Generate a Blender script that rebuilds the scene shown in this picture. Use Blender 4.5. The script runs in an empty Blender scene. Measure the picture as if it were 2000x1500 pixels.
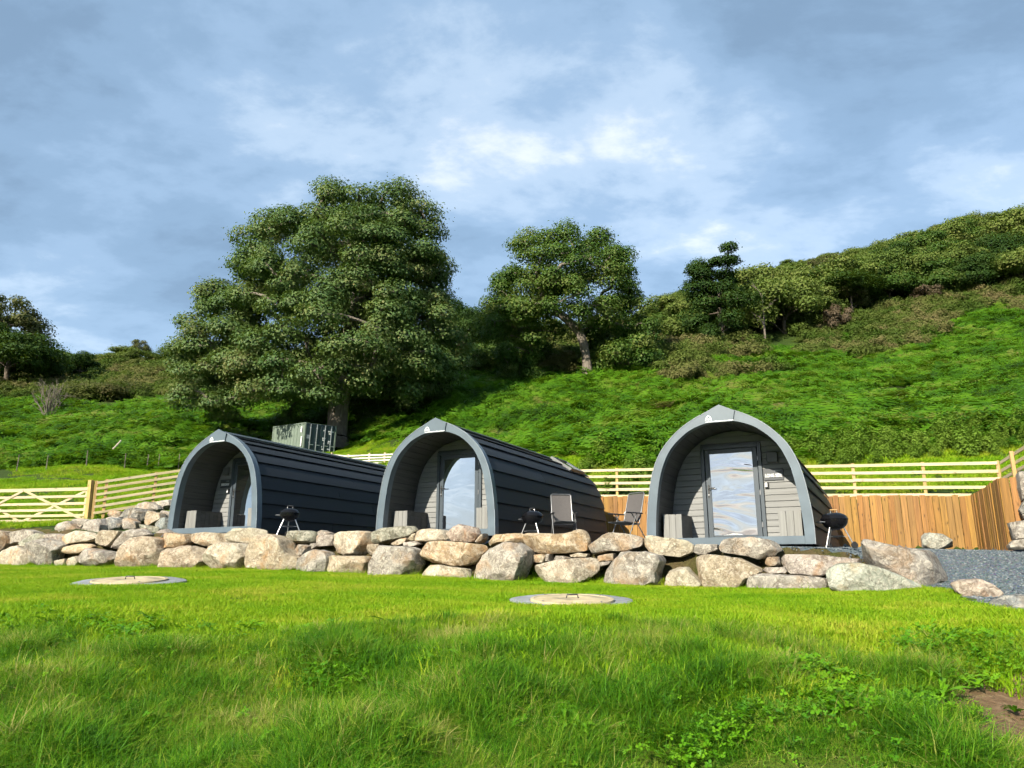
import bpy, bmesh, math, random
import numpy as np
from mathutils import Vector, Matrix, Quaternion

random.seed(7)
RNG = np.random.default_rng(7)
SC = bpy.context.scene
COL = SC.collection
R = math.radians

# ------------------------------------------------------------------ camera
EYE = 2.0
F = 1503.0
PITCH = math.atan(370.0 / F)
cam_d = bpy.data.cameras.new('camera')
cam = bpy.data.objects.new('camera', cam_d)
COL.objects.link(cam)
cam.location = (0, 0, EYE)
cam.rotation_euler = (R(90) + PITCH, 0, 0)
cam_d.sensor_width = 36.0
cam_d.lens = F / 2000.0 * 36.0
cam_d.clip_start = 0.05
cam_d.clip_end = 3000
SC.camera = cam
SC.render.resolution_x, SC.render.resolution_y = 1024, 768

# ------------------------------------------------------------------ sky and sun
SUN_AZ, SUN_EL = R(35.0), R(31.0)          # azimuth: west of straight behind the camera
TO_SUN = Vector((-math.sin(SUN_AZ) * math.cos(SUN_EL), -math.cos(SUN_AZ) * math.cos(SUN_EL), math.sin(SUN_EL)))
world = bpy.data.worlds.new('World')
SC.world = world
world.use_nodes = True


def build_sky():
    nt = world.node_tree
    nt.nodes.clear()
    n = nt.nodes.new
    L = nt.links.new
    out = n('ShaderNodeOutputWorld')
    bg = n('ShaderNodeBackground')
    bg.inputs['Strength'].default_value = 0.1
    sky = n('ShaderNodeTexSky')
    sky.sky_type = 'NISHITA'
    sky.sun_disc = False
    sky.sun_elevation = SUN_EL
    sky.sun_rotation = math.atan2(TO_SUN.x, TO_SUN.y)
    sky.altitude = 200
    sky.air_density = 1.0
    sky.dust_density = 1.2
    sky.ozone_density = 1.6
    tc = n('ShaderNodeTexCoord')
    sep = n('ShaderNodeSeparateXYZ')
    L(tc.outputs['Generated'], sep.inputs[0])
    zz = n('ShaderNodeMath'); zz.operation = 'ADD'; zz.inputs[1].default_value = 0.22
    L(sep.outputs['Z'], zz.inputs[0])
    zm = n('ShaderNodeMath'); zm.operation = 'MAXIMUM'; zm.inputs[1].default_value = 0.08
    L(zz.outputs[0], zm.inputs[0])
    dx = n('ShaderNodeMath'); dx.operation = 'DIVIDE'
    dy = n('ShaderNodeMath'); dy.operation = 'DIVIDE'
    L(sep.outputs['X'], dx.inputs[0]); L(zm.outputs[0], dx.inputs[1])
    L(sep.outputs['Y'], dy.inputs[0]); L(zm.outputs[0], dy.inputs[1])
    cmb = n('ShaderNodeCombineXYZ')
    L(dx.outputs[0], cmb.inputs[0]); L(dy.outputs[0], cmb.inputs[1])

    def noise(scale, detail, rough, loc, sc=(1, 1, 1), rot=0, dist=0.0):
        mp = n('ShaderNodeMapping')
        mp.inputs['Location'].default_value = loc
        mp.inputs['Scale'].default_value = sc
        mp.inputs['Rotation'].default_value = (0, 0, rot)
        L(cmb.outputs[0], mp.inputs[0])
        t = n('ShaderNodeTexNoise')
        t.inputs['Scale'].default_value = scale
        t.inputs['Detail'].default_value = detail
        t.inputs['Roughness'].default_value = rough
        t.inputs['Distortion'].default_value = dist
        L(mp.outputs[0], t.inputs['Vector'])
        return t.outputs['Fac']

    def ramp(fac, stops):
        r = n('ShaderNodeValToRGB')
        r.color_ramp.interpolation = 'B_SPLINE'
        els = r.color_ramp.elements
        while len(els) < len(stops):
            els.new(0.5)
        for e, (p, c) in zip(els, stops):
            e.position = p
            e.color = (*c, 1)
        L(fac, r.inputs[0])
        return r.outputs[0]

    def mix(fac, a, b):
        m = n('ShaderNodeMix'); m.data_type = 'RGBA'
        if fac is not None:
            L(fac, m.inputs[0])
        L(a, m.inputs[6])
        if isinstance(b, tuple):
            m.inputs[7].default_value = (*b, 1)
        else:
            L(b, m.inputs[7])
        return m.outputs[2]
    ox, oy = (6.3, 2.2)
    # broad sheets of grey-blue cloud under a paler veil, broken by bright gaps
    big = noise(0.95, 5, 0.52, (ox, oy, 0.0), (1.0, 1.3, 1), 0.45, 0.2)
    mid = noise(2.3, 8, 0.58, (8.2 + ox, 4.4 + oy, 0.0), (1.0, 1.35, 1), 0.35, 0.15)
    fine = noise(5.0, 10, 0.62, (1.3 + ox, 9.9 - oy, 0.0), (1.0, 1.35, 1), 0.3, 0.2)
    # density of the cloud sheet
    d1 = n('ShaderNodeMath'); d1.operation = 'MULTIPLY_ADD'; L(mid, d1.inputs[0]); d1.inputs[1].default_value = 0.55; 
    d0 = n('ShaderNodeMath'); d0.operation = 'MULTIPLY'; L(big, d0.inputs[0]); d0.inputs[1].default_value = 0.75
    L(d0.outputs[0], d1.inputs[2])
    d2 = n('ShaderNodeMath'); d2.operation = 'MULTIPLY_ADD'; L(fine, d2.inputs[0]); d2.inputs[1].default_value = 0.19; L(d1.outputs[0], d2.inputs[2])
    dens = d2.outputs[0]          # about 0.5 .. 1.0, mean 0.76
    col = n('ShaderNodeValToRGB'); col.color_ramp.interpolation = 'EASE'
    stops = [(0.53, (4.2, 4.5, 4.7)), (0.615, (2.45, 3.15, 3.95)), (0.69, (1.62, 2.35, 3.25)), (0.76, (1.28, 1.94, 2.74)), (0.84, (1.02, 1.56, 2.22)), (0.95, (0.98, 1.45, 2.02))]
    els = col.color_ramp.elements
    while len(els) < len(stops): els.new(0.5)
    for e, (p, c) in zip(els, stops):
        e.position = p; e.color = (c[0], c[1], c[2], 1)
    L(dens, col.inputs[0])
    veil = ramp(big, [(0.28, (0.92, 0.92, 0.92)), (0.45, (1, 1, 1))])
    c2 = mix(veil, sky.outputs[0], col.outputs[0])
    # the clear-air glow towards the sun shines through the thin cloud
    ad = n('ShaderNodeMix'); ad.data_type = 'RGBA'; ad.blend_type = 'ADD'; ad.inputs[0].default_value = 0.20
    L(c2, ad.inputs[6]); L(sky.outputs[0], ad.inputs[7])
    c3 = ad.outputs[2]
    L(c3, bg.inputs['Color'])
    L(bg.outputs[0], out.inputs[0])


build_sky()
sun_d = bpy.data.lights.new('sun', 'SUN')
sun_d.energy = 5.0
sun_d.angle = R(0.55)
sun_d.color = (1.0, 0.92, 0.78)
sun = bpy.data.objects.new('sun', sun_d)
COL.objects.link(sun)
sun.rotation_euler = TO_SUN.to_track_quat('Z', 'Y').to_euler()
vs = SC.view_settings
vs.view_transform = 'Standard'
vs.look = 'None'
vs.exposure = 1.1
vs.gamma = 1.0
SC.render.engine = 'CYCLES'
cy = SC.cycles
cy.use_denoising = True
cy.max_bounces = 5
cy.diffuse_bounces = 2
cy.glossy_bounces = 3
cy.transmission_bounces = 2
cy.use_light_tree = False
cy.use_adaptive_sampling = True
cy.adaptive_threshold = 0.03
cy.adaptive_min_samples = 12
cy.transparent_max_bounces = 4
cy.sample_clamp_indirect = 6.0
cy.caustics_reflective = False
cy.caustics_refractive = False

# ------------------------------------------------------------------ helpers: picture measurements to places
SP, CP = math.sin(PITCH), math.cos(PITCH)


def P(px, py, Y):
    """the point of the place that stands Y metres ahead and was measured at this spot of the photograph"""
    xc = (px - 1000.0) / F
    yc = (750.0 - py) / F
    k = Y / (CP - yc * SP)
    return Vector((xc * k, Y, EYE + (SP + yc * CP) * k))


def proj(x, y, z):
    """numpy: place -> picture measurement"""
    z = z - EYE
    dep = y * CP + z * SP
    up = -y * SP + z * CP
    return 1000 + F * x / dep, 750 - F * up / dep


def _h(ix, iy, seed):
    n = (ix.astype(np.int64) * 374761393 + iy.astype(np.int64) * 668265263 + seed * 974711) & 0xffffffff
    n = ((n ^ (n >> 13)) * 1274126177) & 0xffffffff
    n = n ^ (n >> 16)
    return (n & 0xffff) / 65535.0


def vnoise(x, y, seed=0):
    x = np.asarray(x, float); y = np.asarray(y, float)
    ix = np.floor(x); iy = np.floor(y)
    fx = x - ix; fy = y - iy
    fx = fx * fx * (3 - 2 * fx); fy = fy * fy * (3 - 2 * fy)
    a = _h(ix, iy, seed); b = _h(ix + 1, iy, seed)
    c = _h(ix, iy + 1, seed); d = _h(ix + 1, iy + 1, seed)
    return (a * (1 - fx) + b * fx) * (1 - fy) + (c * (1 - fx) + d * fx) * fy


def fbm(x, y, seed=0, o=4):
    s = 0; a = 0.5; t = 0
    x = np.asarray(x, float); y = np.asarray(y, float)
    for i in range(o):
        s = s + a * vnoise(x, y, seed + i * 17); t += a
        x = x * 2.03 + 3.7; y = y * 2.03 + 1.3; a *= 0.5
    return s / t


def fbm3(p, seed=0, o=3):
    return (fbm(p[:, 0] + 5.1, p[:, 1] + p[:, 2] * 0.73, seed, o) + fbm(p[:, 1] - 2.2, p[:, 2] + p[:, 0] * 0.61, seed + 5, o)
            + fbm(p[:, 2] + 9.4, p[:, 0] - p[:, 1] * 0.57, seed + 9, o)) / 3.0


def sstep(a, b, x):
    t = np.clip((x - a) / (b - a), 0, 1)
    return t * t * (3 - 2 * t)


class TPS:
    def __init__(self, pts, reg=0.02):
        p = np.array(pts, float)
        self.p = p[:, :2] / 50.0
        n = len(p)
        K = self.k(self.p, self.p) + np.eye(n) * reg
        A = np.zeros((n + 3, n + 3))
        A[:n, :n] = K
        A[:n, n] = 1; A[:n, n + 1:] = self.p
        A[n, :n] = 1; A[n + 1:, :n] = self.p.T
        rhs = np.zeros(n + 3); rhs[:n] = p[:, 2]
        self.w = np.linalg.solve(A, rhs)

    def k(self, a, b):
        d2 = ((a[:, None, :] - b[None, :, :]) ** 2).sum(-1)
        return 0.5 * d2 * np.log(d2 + 1e-9)

    def __call__(self, x, y):
        x = np.asarray(x, float); y = np.asarray(y, float)
        sh = x.shape
        q = np.stack([x.ravel(), y.ravel()], 1) / 50.0
        n = len(self.p)
        out = np.empty(len(q))
        for i in range(0, len(q), 20000):
            qq = q[i:i + 20000]
            out[i:i + 20000] = self.k(qq, self.p) @ self.w[:n] + self.w[n] + qq @ self.w[n + 1:]
        return out.reshape(sh)


# ------------------------------------------------------------------ helpers: meshes and objects
def link(o, parent=None):
    COL.objects.link(o)
    if parent is not None:
        o.parent = parent
    return o


def tag(o, label=None, cat=None, group=None, kind=None):
    if label: o['label'] = label
    if cat: o['category'] = cat
    if group: o['group'] = group
    if kind: o['kind'] = kind
    return o


def empty(name, loc=(0, 0, 0), rz=0.0, label=None, cat=None, group=None):
    o = bpy.data.objects.new(name, None)
    o.empty_display_size = 0.1
    COL.objects.link(o)
    o.location = loc
    o.rotation_euler = (0, 0, rz)
    return tag(o, label, cat, group)


def np_mesh(name, verts, faces, mat=None, smooth=False):
    """faces: (n,3) or (n,4) int array"""
    me = bpy.data.meshes.new(name)
    verts = np.asarray(verts, np.float32); faces = np.asarray(faces, np.int32)
    k = faces.shape[1]
    me.vertices.add(len(verts)); me.vertices.foreach_set('co', verts.ravel())
    me.loops.add(faces.size); me.loops.foreach_set('vertex_index', faces.ravel())
    me.polygons.add(len(faces))
    me.polygons.foreach_set('loop_start', np.arange(0, faces.size, k, dtype=np.int32))
    if smooth:
        me.polygons.foreach_set('use_smooth', np.ones(len(faces), bool))
    me.update(calc_edges=True)
    if mat: me.materials.append(mat)
    return me


class MB:
    def __init__(self):
        self.v = []; self.f = []

    def add(self, vs, fs):
        b = len(self.v)
        self.v += [tuple(p) for p in vs]
        self.f += [tuple(i + b for i in f) for f in fs]
        return self

    def box(self, x0, x1, y0, y1, z0, z1, M=None):
        vs = [(x0, y0, z0), (x1, y0, z0), (x1, y1, z0), (x0, y1, z0), (x0, y0, z1), (x1, y0, z1), (x1, y1, z1), (x0, y1, z1)]
        if M is not None: vs = [M @ Vector(p) for p in vs]
        return self.add(vs, [(0, 3, 2, 1), (4, 5, 6, 7), (0, 1, 5, 4), (1, 2, 6, 5), (2, 3, 7, 6), (3, 0, 4, 7)])

    def cbox(self, x0, x1, y0, y1, z0, z1, c=0.004, M=None):
        """box with all edges chamfered"""
        c = min(c, 0.45 * min(x1 - x0, y1 - y0, z1 - z0))
        vs = []; idx = {}
        X, Yy, Z = (x0, x1), (y0, y1), (z0, z1)
        for i in (0, 1):
            for j in (0, 1):
                for k in (0, 1):
                    sx, sy, sz = (1, -1)[i], (1, -1)[j], (1, -1)[k]
                    for a in range(3):
                        p = [X[i] + sx * c, Yy[j] + sy * c, Z[k] + sz * c]
                        p[a] = (X[i], Yy[j], Z[k])[a]
                        idx[(i, j, k, a)] = len(vs); vs.append(tuple(p))
        fs = []
        g = lambda i, j, k, a: idx[(i, j, k, a)]
        for i in (0, 1):
            q = [g(i, 0, 0, 0), g(i, 1, 0, 0), g(i, 1, 1, 0), g(i, 0, 1, 0)]
            fs.append(q if i else q[::-1])
            q = [g(0, i, 0, 1), g(0, i, 1, 1), g(1, i, 1, 1), g(1, i, 0, 1)]
            fs.append(q if i else q[::-1])
            q = [g(0, 0, i, 2), g(1, 0, i, 2), g(1, 1, i, 2), g(0, 1, i, 2)]
            fs.append(q if i else q[::-1])
        for a in (0, 1):
            for b in (0, 1):
                q = [g(0, a, b, 1), g(1, a, b, 1), g(1, a, b, 2), g(0, a, b, 2)]; fs.append(q)
                q = [g(a, 0, b, 0), g(a, 1, b, 0), g(a, 1, b, 2), g(a, 0, b, 2)]; fs.append(q)
                q = [g(a, b, 0, 0), g(a, b, 1, 0), g(a, b, 1, 1), g(a, b, 0, 1)]; fs.append(q)
        for i in (0, 1):
            for j in (0, 1):
                for k in (0, 1):
                    fs.append([g(i, j, k, 0), g(i, j, k, 1), g(i, j, k, 2)])
        if M is not None: vs = [M @ Vector(p) for p in vs]
        return self.add(vs, fs)

    def prism_y(self, poly, y0, y1):
        n = len(poly)
        vs = [(x, y0, z) for x, z in poly] + [(x, y1, z) for x, z in poly]
        fs = [tuple(range(n)), tuple(range(2 * n - 1, n - 1, -1))]
        fs += [(i, (i + 1) % n, n + (i + 1) % n, n + i) for i in range(n)]
        return self.add(vs, fs)

    def band_y(self, outer, inner, y0, y1):
        """a curved bar between two open outlines (x,z), from y0 to y1"""
        n = len(outer)
        vs = []
        for y in (y0, y1):
            vs += [(x, y, z) for x, z in outer] + [(x, y, z) for x, z in inner]
        o0, i0, o1, i1 = 0, n, 2 * n, 3 * n
        fs = []
        for k in range(n - 1):
            fs += [(o0 + k, o0 + k + 1, i0 + k + 1, i0 + k), (o1 + k, i1 + k, i1 + k + 1, o1 + k + 1),
                   (o0 + k, o1 + k, o1 + k + 1, o0 + k + 1), (i0 + k, i0 + k + 1, i1 + k + 1, i1 + k)]
        for k in (0, n - 1):
            fs.append((o0 + k, i0 + k, i1 + k, o1 + k))
        return self.add(vs, fs)

    def tube(self, pts, r, n=8, cap=True, squash=None):
        pts = [Vector(p) for p in pts]
        rs = r if isinstance(r, (list, tuple)) else [r] * len(pts)
        vs = []; fs = []
        prev = None
        for i, p in enumerate(pts):
            t = (pts[min(i + 1, len(pts) - 1)] - pts[max(i - 1, 0)]).normalized()
            if prev is None:
                a = Vector((0, 0, 1)) if abs(t.z) < 0.9 else Vector((1, 0, 0))
                u = t.cross(a).normalized()
            else:
                u = (prev - t * prev.dot(t)).normalized()
            prev = u
            w = t.cross(u)
            for k in range(n):
                a = 2 * math.pi * k / n
                vs.append(p + (u * math.cos(a) + w * math.sin(a)) * rs[i])
        for i in range(len(pts) - 1):
            for k in range(n):
                fs.append((i * n + k, i * n + (k + 1) % n, (i + 1) * n + (k + 1) % n, (i + 1) * n + k))
        if cap:
            fs.append(tuple(range(n - 1, -1, -1)))
            fs.append(tuple(range((len(pts) - 1) * n, len(pts) * n)))
        return self.add(vs, fs)

    def lathe(self, prof, n=24, M=None):
        vs = []; fs = []
        for r, z in prof:
            for k in range(n):
                a = 2 * math.pi * k / n
                vs.append((r * math.cos(a), r * math.sin(a), z))
        for i in range(len(prof) - 1):
            for k in range(n):
                fs.append((i * n + k, i * n + (k + 1) % n, (i + 1) * n + (k + 1) % n, (i + 1) * n + k))
        if prof[0][0] > 1e-4: fs.append(tuple(range(n - 1, -1, -1)))
        if prof[-1][0] > 1e-4: fs.append(tuple(range((len(prof) - 1) * n, len(prof) * n)))
        if M is not None: vs = [M @ Vector(p) for p in vs]
        return self.add(vs, fs)

    def mesh(self, name, mat=None, smooth=False):
        me = bpy.data.meshes.new(name)
        me.from_pydata([tuple(p) for p in self.v], [], self.f)
        bm = bmesh.new(); bm.from_mesh(me)
        bmesh.ops.remove_doubles(bm, verts=bm.verts, dist=1e-5)
        bmesh.ops.recalc_face_normals(bm, faces=bm.faces)
        bm.to_mesh(me); bm.free()
        if smooth:
            me.polygons.foreach_set('use_smooth', np.ones(len(me.polygons), bool))
            me.set_sharp_from_angle(angle=R(38))
        if mat: me.materials.append(mat)
        return me

    def build(self, name, mat, parent=None, smooth=False, color=None):
        o = bpy.data.objects.new(name, self.mesh(name, mat, smooth))
        if color: o.color = (*color, 1)
        return link(o, parent)


def scatter(name, pts, rot, scl, idx, sources, label=None, cat=None):
    """one 'stuff' object: copies of small source meshes set on points"""
    coll = bpy.data.collections.new(name + '_source')
    for i, me in enumerate(sources):
        coll.objects.link(bpy.data.objects.new('%s_source_%02d' % (name, i), me))
    pts = np.asarray(pts, np.float32)
    me = bpy.data.meshes.new(name)
    me.vertices.add(len(pts)); me.vertices.foreach_set('co', pts.ravel())
    a = me.attributes.new('rot', 'FLOAT_VECTOR', 'POINT'); a.data.foreach_set('vector', np.asarray(rot, np.float32).ravel())
    a = me.attributes.new('scl', 'FLOAT', 'POINT'); a.data.foreach_set('value', np.asarray(scl, np.float32))
    a = me.attributes.new('idx', 'INT', 'POINT'); a.data.foreach_set('value', np.asarray(idx, np.int32))
    me.update()
    o = bpy.data.objects.new(name, me)
    link(o)
    ng = bpy.data.node_groups.new(name + '_nodes', 'GeometryNodeTree')
    ng.interface.new_socket('Geometry', in_out='INPUT', socket_type='NodeSocketGeometry')
    ng.interface.new_socket('Geometry', in_out='OUTPUT', socket_type='NodeSocketGeometry')
    n = ng.nodes.new; L = ng.links.new
    gi = n('NodeGroupInput'); go = n('NodeGroupOutput')
    ci = n('GeometryNodeCollectionInfo')
    ci.inputs['Collection'].default_value = coll
    ci.inputs['Separate Children'].default_value = True
    ci.inputs['Reset Children'].default_value = True

    def attr(nm, t):
        q = n('GeometryNodeInputNamedAttribute'); q.data_type = t; q.inputs['Name'].default_value = nm
        return q.outputs['Attribute']
    ip = n('GeometryNodeInstanceOnPoints')
    e2r = n('FunctionNodeEulerToRotation')
    L(attr('rot', 'FLOAT_VECTOR'), e2r.inputs[0])
    L(gi.outputs[0], ip.inputs['Points'])
    L(ci.outputs[0], ip.inputs['Instance'])
    ip.inputs['Pick Instance'].default_value = True
    L(attr('idx', 'INT'), ip.inputs['Instance Index'])
    L(e2r.outputs[0], ip.inputs['Rotation'])
    L(attr('scl', 'FLOAT'), ip.inputs['Scale'])
    L(ip.outputs[0], go.inputs[0])
    md = o.modifiers.new('scatter', 'NODES'); md.node_group = ng
    return tag(o, label, cat, kind='stuff')


# ------------------------------------------------------------------ materials
def new_mat(name):
    m = bpy.data.materials.new(name); m.use_nodes = True
    nt = m.node_tree
    b = nt.nodes['Principled BSDF']
    return m, nt, b


def nd(nt, typ, **kw):
    q = nt.nodes.new(typ)
    for k, v in kw.items():
        if k in q.inputs: q.inputs[k].default_value = v
        else: setattr(q, k, v)
    return q


def tex_noise(nt, vec, scale, detail=4, rough=0.55, dist=0.0):
    t = nd(nt, 'ShaderNodeTexNoise', Scale=scale, Detail=detail, Roughness=rough, Distortion=dist)
    if vec is not None: nt.links.new(vec, t.inputs['Vector'])
    return t.outputs['Fac']


def cramp(nt, fac, stops, interp='LINEAR'):
    r = nt.nodes.new('ShaderNodeValToRGB')
    r.color_ramp.interpolation = interp
    els = r.color_ramp.elements
    while len(els) < len(stops): els.new(0.5)
    for e, (p, c) in zip(els, stops):
        e.position = p
        e.color = (*c, 1) if isinstance(c, tuple) else (c, c, c, 1)
    nt.links.new(fac, r.inputs[0])
    return r.outputs[0]


def cmix(nt, fac, a, b, mode='MIX'):
    m = nt.nodes.new('ShaderNodeMix'); m.data_type = 'RGBA'; m.blend_type = mode
    for i, s in ((0, fac), (6, a), (7, b)):
        if isinstance(s, (int, float)): m.inputs[i].default_value = s
        elif isinstance(s, tuple): m.inputs[i].default_value = (*s, 1)
        else: nt.links.new(s, m.inputs[i])
    return m.outputs[2]


def bump(nt, b, h, strength=0.3, dist=0.02):
    q = nd(nt, 'ShaderNodeBump', Strength=strength, Distance=dist)
    nt.links.new(h, q.inputs['Height'])
    nt.links.new(q.outputs[0], b.inputs['Normal'])


def coord(nt, kind='Object', sc=(1, 1, 1)):
    tc = nt.nodes.new('ShaderNodeTexCoord')
    mp = nd(nt, 'ShaderNodeMapping', Scale=sc)
    nt.links.new(tc.outputs[kind], mp.inputs[0])
    return mp.outputs[0]


def wpos(nt, sc=(1, 1, 1)):
    g = nt.nodes.new('ShaderNodeNewGeometry')
    mp = nd(nt, 'ShaderNodeMapping', Scale=sc)
    nt.links.new(g.outputs['Position'], mp.inputs[0])
    return mp.outputs[0]


MATS = {}


def leafy(name, stops, scale=0.35, transl=0.35, rough=0.55, detail=3, attr=None, spec=0.25, rand=0.25):
    """thin leaf: colour wanders over the place, light shines through"""
    m, nt, b = new_mat(name)
    L = nt.links.new
    f = tex_noise(nt, wpos(nt), scale, detail, 0.6)
    oi = nt.nodes.new('ShaderNodeObjectInfo')
    src = oi.outputs['Random']
    if attr:
        at = nt.nodes.new('ShaderNodeAttribute'); at.attribute_name = attr
        src = at.outputs['Fac']
    ma = nd(nt, 'ShaderNodeMath', operation='MULTIPLY_ADD')
    L(src, ma.inputs[0]); ma.inputs[1].default_value = rand
    L(f, ma.inputs[2])
    mb = nd(nt, 'ShaderNodeMath', operation='SUBTRACT'); mb.inputs[1].default_value = rand / 2
    L(ma.outputs[0], mb.inputs[0])
    c = cramp(nt, mb.outputs[0], stops)
    L(c, b.inputs['Base Color'])
    b.inputs['Roughness'].default_value = rough
    b.inputs['Specular IOR Level'].default_value = spec
    tr = nt.nodes.new('ShaderNodeBsdfTranslucent')
    c2 = cmix(nt, 0.30, c, (0.26, 0.40, 0.01))
    L(c2, tr.inputs['Color'])
    mx = nt.nodes.new('ShaderNodeMixShader'); mx.inputs[0].default_value = transl
    L(b.outputs[0], mx.inputs[1]); L(tr.outputs[0], mx.inputs[2])
    L(mx.outputs[0], nt.nodes['Material Output'].inputs['Surface'])
    MATS[name] = m
    return m


def plain(name, col, rough=0.5, metal=0.0, spec=0.5, noise_amt=0.12, nscale=6.0, bmp=0.0, coat=0.0):
    m, nt, b = new_mat(name)
    f = tex_noise(nt, coord(nt), nscale, 5, 0.6)
    lo = tuple(x * (1 - noise_amt) for x in col); hi = tuple(min(1, x * (1 + noise_amt)) for x in col)
    nt.links.new(cramp(nt, f, [(0.3, lo), (0.7, hi)]), b.inputs['Base Color'])
    b.inputs['Roughness'].default_value = rough
    b.inputs['Metallic'].default_value = metal
    b.inputs['Specular IOR Level'].default_value = spec
    if coat: b.inputs['Coat Weight'].default_value = coat
    if bmp: bump(nt, b, f, bmp, 0.01)
    MATS[name] = m
    return m


def wood(name, col, axis, rough=0.65, contrast=0.3, knots=False, use_obj=True, scale=1.0, vary=0.0):
    """planed timber: grain drawn along one axis of the piece, tinted piece by piece with the object colour"""
    m, nt, b = new_mat(name)
    L = nt.links.new
    sc = [26 * scale] * 3; sc[axis] = 1.1 * scale
    g = nt.nodes.new('ShaderNodeTexCoord')
    oi = nt.nodes.new('ShaderNodeObjectInfo')
    off = nd(nt, 'ShaderNodeVectorMath', operation='MULTIPLY_ADD')
    L(oi.outputs['Random'], off.inputs[0]); off.inputs[1].default_value = (37, 51, 43); L(g.outputs['Object'], off.inputs[2])
    mp = nd(nt, 'ShaderNodeMapping', Scale=tuple(sc)); L(off.outputs[0], mp.inputs[0])
    f = tex_noise(nt, mp.outputs[0], 1.0, 5, 0.6, 0.6)
    lo = tuple(x * (1 - contrast) for x in col); hi = tuple(min(1, x * (1 + contrast * 0.8)) for x in col)
    c = cramp(nt, f, [(0.30, lo), (0.68, hi)])
    if knots:
        ks = [9] * 3; ks[axis] = 3.2
        mk = nd(nt, 'ShaderNodeMapping', Scale=tuple(ks)); L(off.outputs[0], mk.inputs[0])
        v = nd(nt, 'ShaderNodeTexVoronoi', Scale=1.0); L(mk.outputs[0], v.inputs['Vector'])
        k = cramp(nt, v.outputs['Distance'], [(0.06, 1.0), (0.2, 0.0)])
        c = cmix(nt, k, c, tuple(x * 0.38 for x in col))
    if use_obj:
        c = cmix(nt, 1.0, c, oi.outputs['Color'], 'MULTIPLY')
    L(c, b.inputs['Base Color'])
    b.inputs['Roughness'].default_value = rough
    b.inputs['Specular IOR Level'].default_value = 0.3
    bump(nt, b, f, 0.25, 0.004)
    MATS[name] = m
    return m


def rock_mat():
    m, nt, b = new_mat('rock')
    L = nt.links.new
    oi = nt.nodes.new('ShaderNodeObjectInfo')
    g = nt.nodes.new('ShaderNodeTexCoord')
    off = nd(nt, 'ShaderNodeVectorMath', operation='MULTIPLY_ADD')
    L(oi.outputs['Random'], off.inputs[0]); off.inputs[1].default_value = (31, 47, 59); L(g.outputs['Object'], off.inputs[2])
    vec = off.outputs[0]
    f1 = tex_noise(nt, vec, 3.2, 6, 0.65, 0.8)
    f2 = tex_noise(nt, vec, 9.0, 8, 0.72, 1.2)
    f3 = tex_noise(nt, vec, 38.0, 5, 0.7)
    base = cmix(nt, 0.18, oi.outputs['Color'], (0.52, 0.48, 0.40))
    dark = cmix(nt, 1.0, base, (0.42, 0.38, 0.35), 'MULTIPLY')
    pale = cmix(nt, 0.55, base, (0.58, 0.53, 0.43))
    c = cmix(nt, cramp(nt, f1, [(0.36, 0.0), (0.62, 1.0)]), dark, base)
    c = cmix(nt, cramp(nt, f2, [(0.46, 0.0), (0.60, 0.9)]), c, pale)
    rust = cmix(nt, 1.0, base, (0.95, 0.62, 0.34), 'MULTIPLY')
    f4 = tex_noise(nt, vec, 2.1, 5, 0.6, 0.5)
    c = cmix(nt, cramp(nt, f4, [(0.54, 0.0), (0.68, 0.65)]), c, rust)
    # pale quartz veins and dark cracks
    v = nd(nt, 'ShaderNodeTexVoronoi', feature='DISTANCE_TO_EDGE', Scale=3.4)
    dv = nd(nt, 'ShaderNodeVectorMath', operation='MULTIPLY_ADD')
    ns = nd(nt, 'ShaderNodeTexNoise', Scale=4.0, Detail=4.0)
    L(vec, ns.inputs['Vector'])
    L(ns.outputs['Color'], dv.inputs[0]); dv.inputs[1].default_value = (0.7, 0.7, 0.7); L(vec, dv.inputs[2])
    L(dv.outputs[0], v.inputs['Vector'])
    crack = cramp(nt, v.outputs['Distance'], [(0.0, 0.75), (0.035, 0.0)])
    c = cmix(nt, crack, c, cmix(nt, 1.0, base, (0.35, 0.30, 0.26), 'MULTIPLY'))
    c = cmix(nt, cramp(nt, f3, [(0.35, 0.35), (0.6, 0.0)]), c, (0.10, 0.09, 0.075))
    L(c, b.inputs['Base Color'])
    b.inputs['Roughness'].default_value = 0.85
    b.inputs['Specular IOR Level'].default_value = 0.25
    h = nd(nt, 'ShaderNodeMath', operation='MULTIPLY_ADD'); L(f2, h.inputs[0]); h.inputs[1].default_value = 0.8
    h2 = nd(nt, 'ShaderNodeMath', operation='MULTIPLY_ADD'); L(f3, h2.inputs[0]); h2.inputs[1].default_value = 0.3; L(f1, h2.inputs[2])
    L(h2.outputs[0], h.inputs[2])
    bump(nt, b, h.outputs[0], 0.9, 0.05)
    MATS['rock'] = m


rock_mat()


def ground_mat(name, stops, scale, stops2=None, scale2=30.0, bm=0.6, bd=0.05, rough=0.9):
    m, nt, b = new_mat(name)
    f = tex_noise(nt, wpos(nt), scale, 6, 0.62)
    f2 = tex_noise(nt, wpos(nt), scale2, 5, 0.7)
    c = cramp(nt, f, stops)
    c = cmix(nt, 1.0, c, cramp(nt, f2, stops2 or [(0.3, 0.55), (0.7, 1.25)]), 'MULTIPLY')
    nt.links.new(c, b.inputs['Base Color'])
    b.inputs['Roughness'].default_value = rough
    b.inputs['Specular IOR Level'].default_value = 0.15
    bump(nt, b, f2, bm, bd)
    MATS[name] = m
    return m


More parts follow.
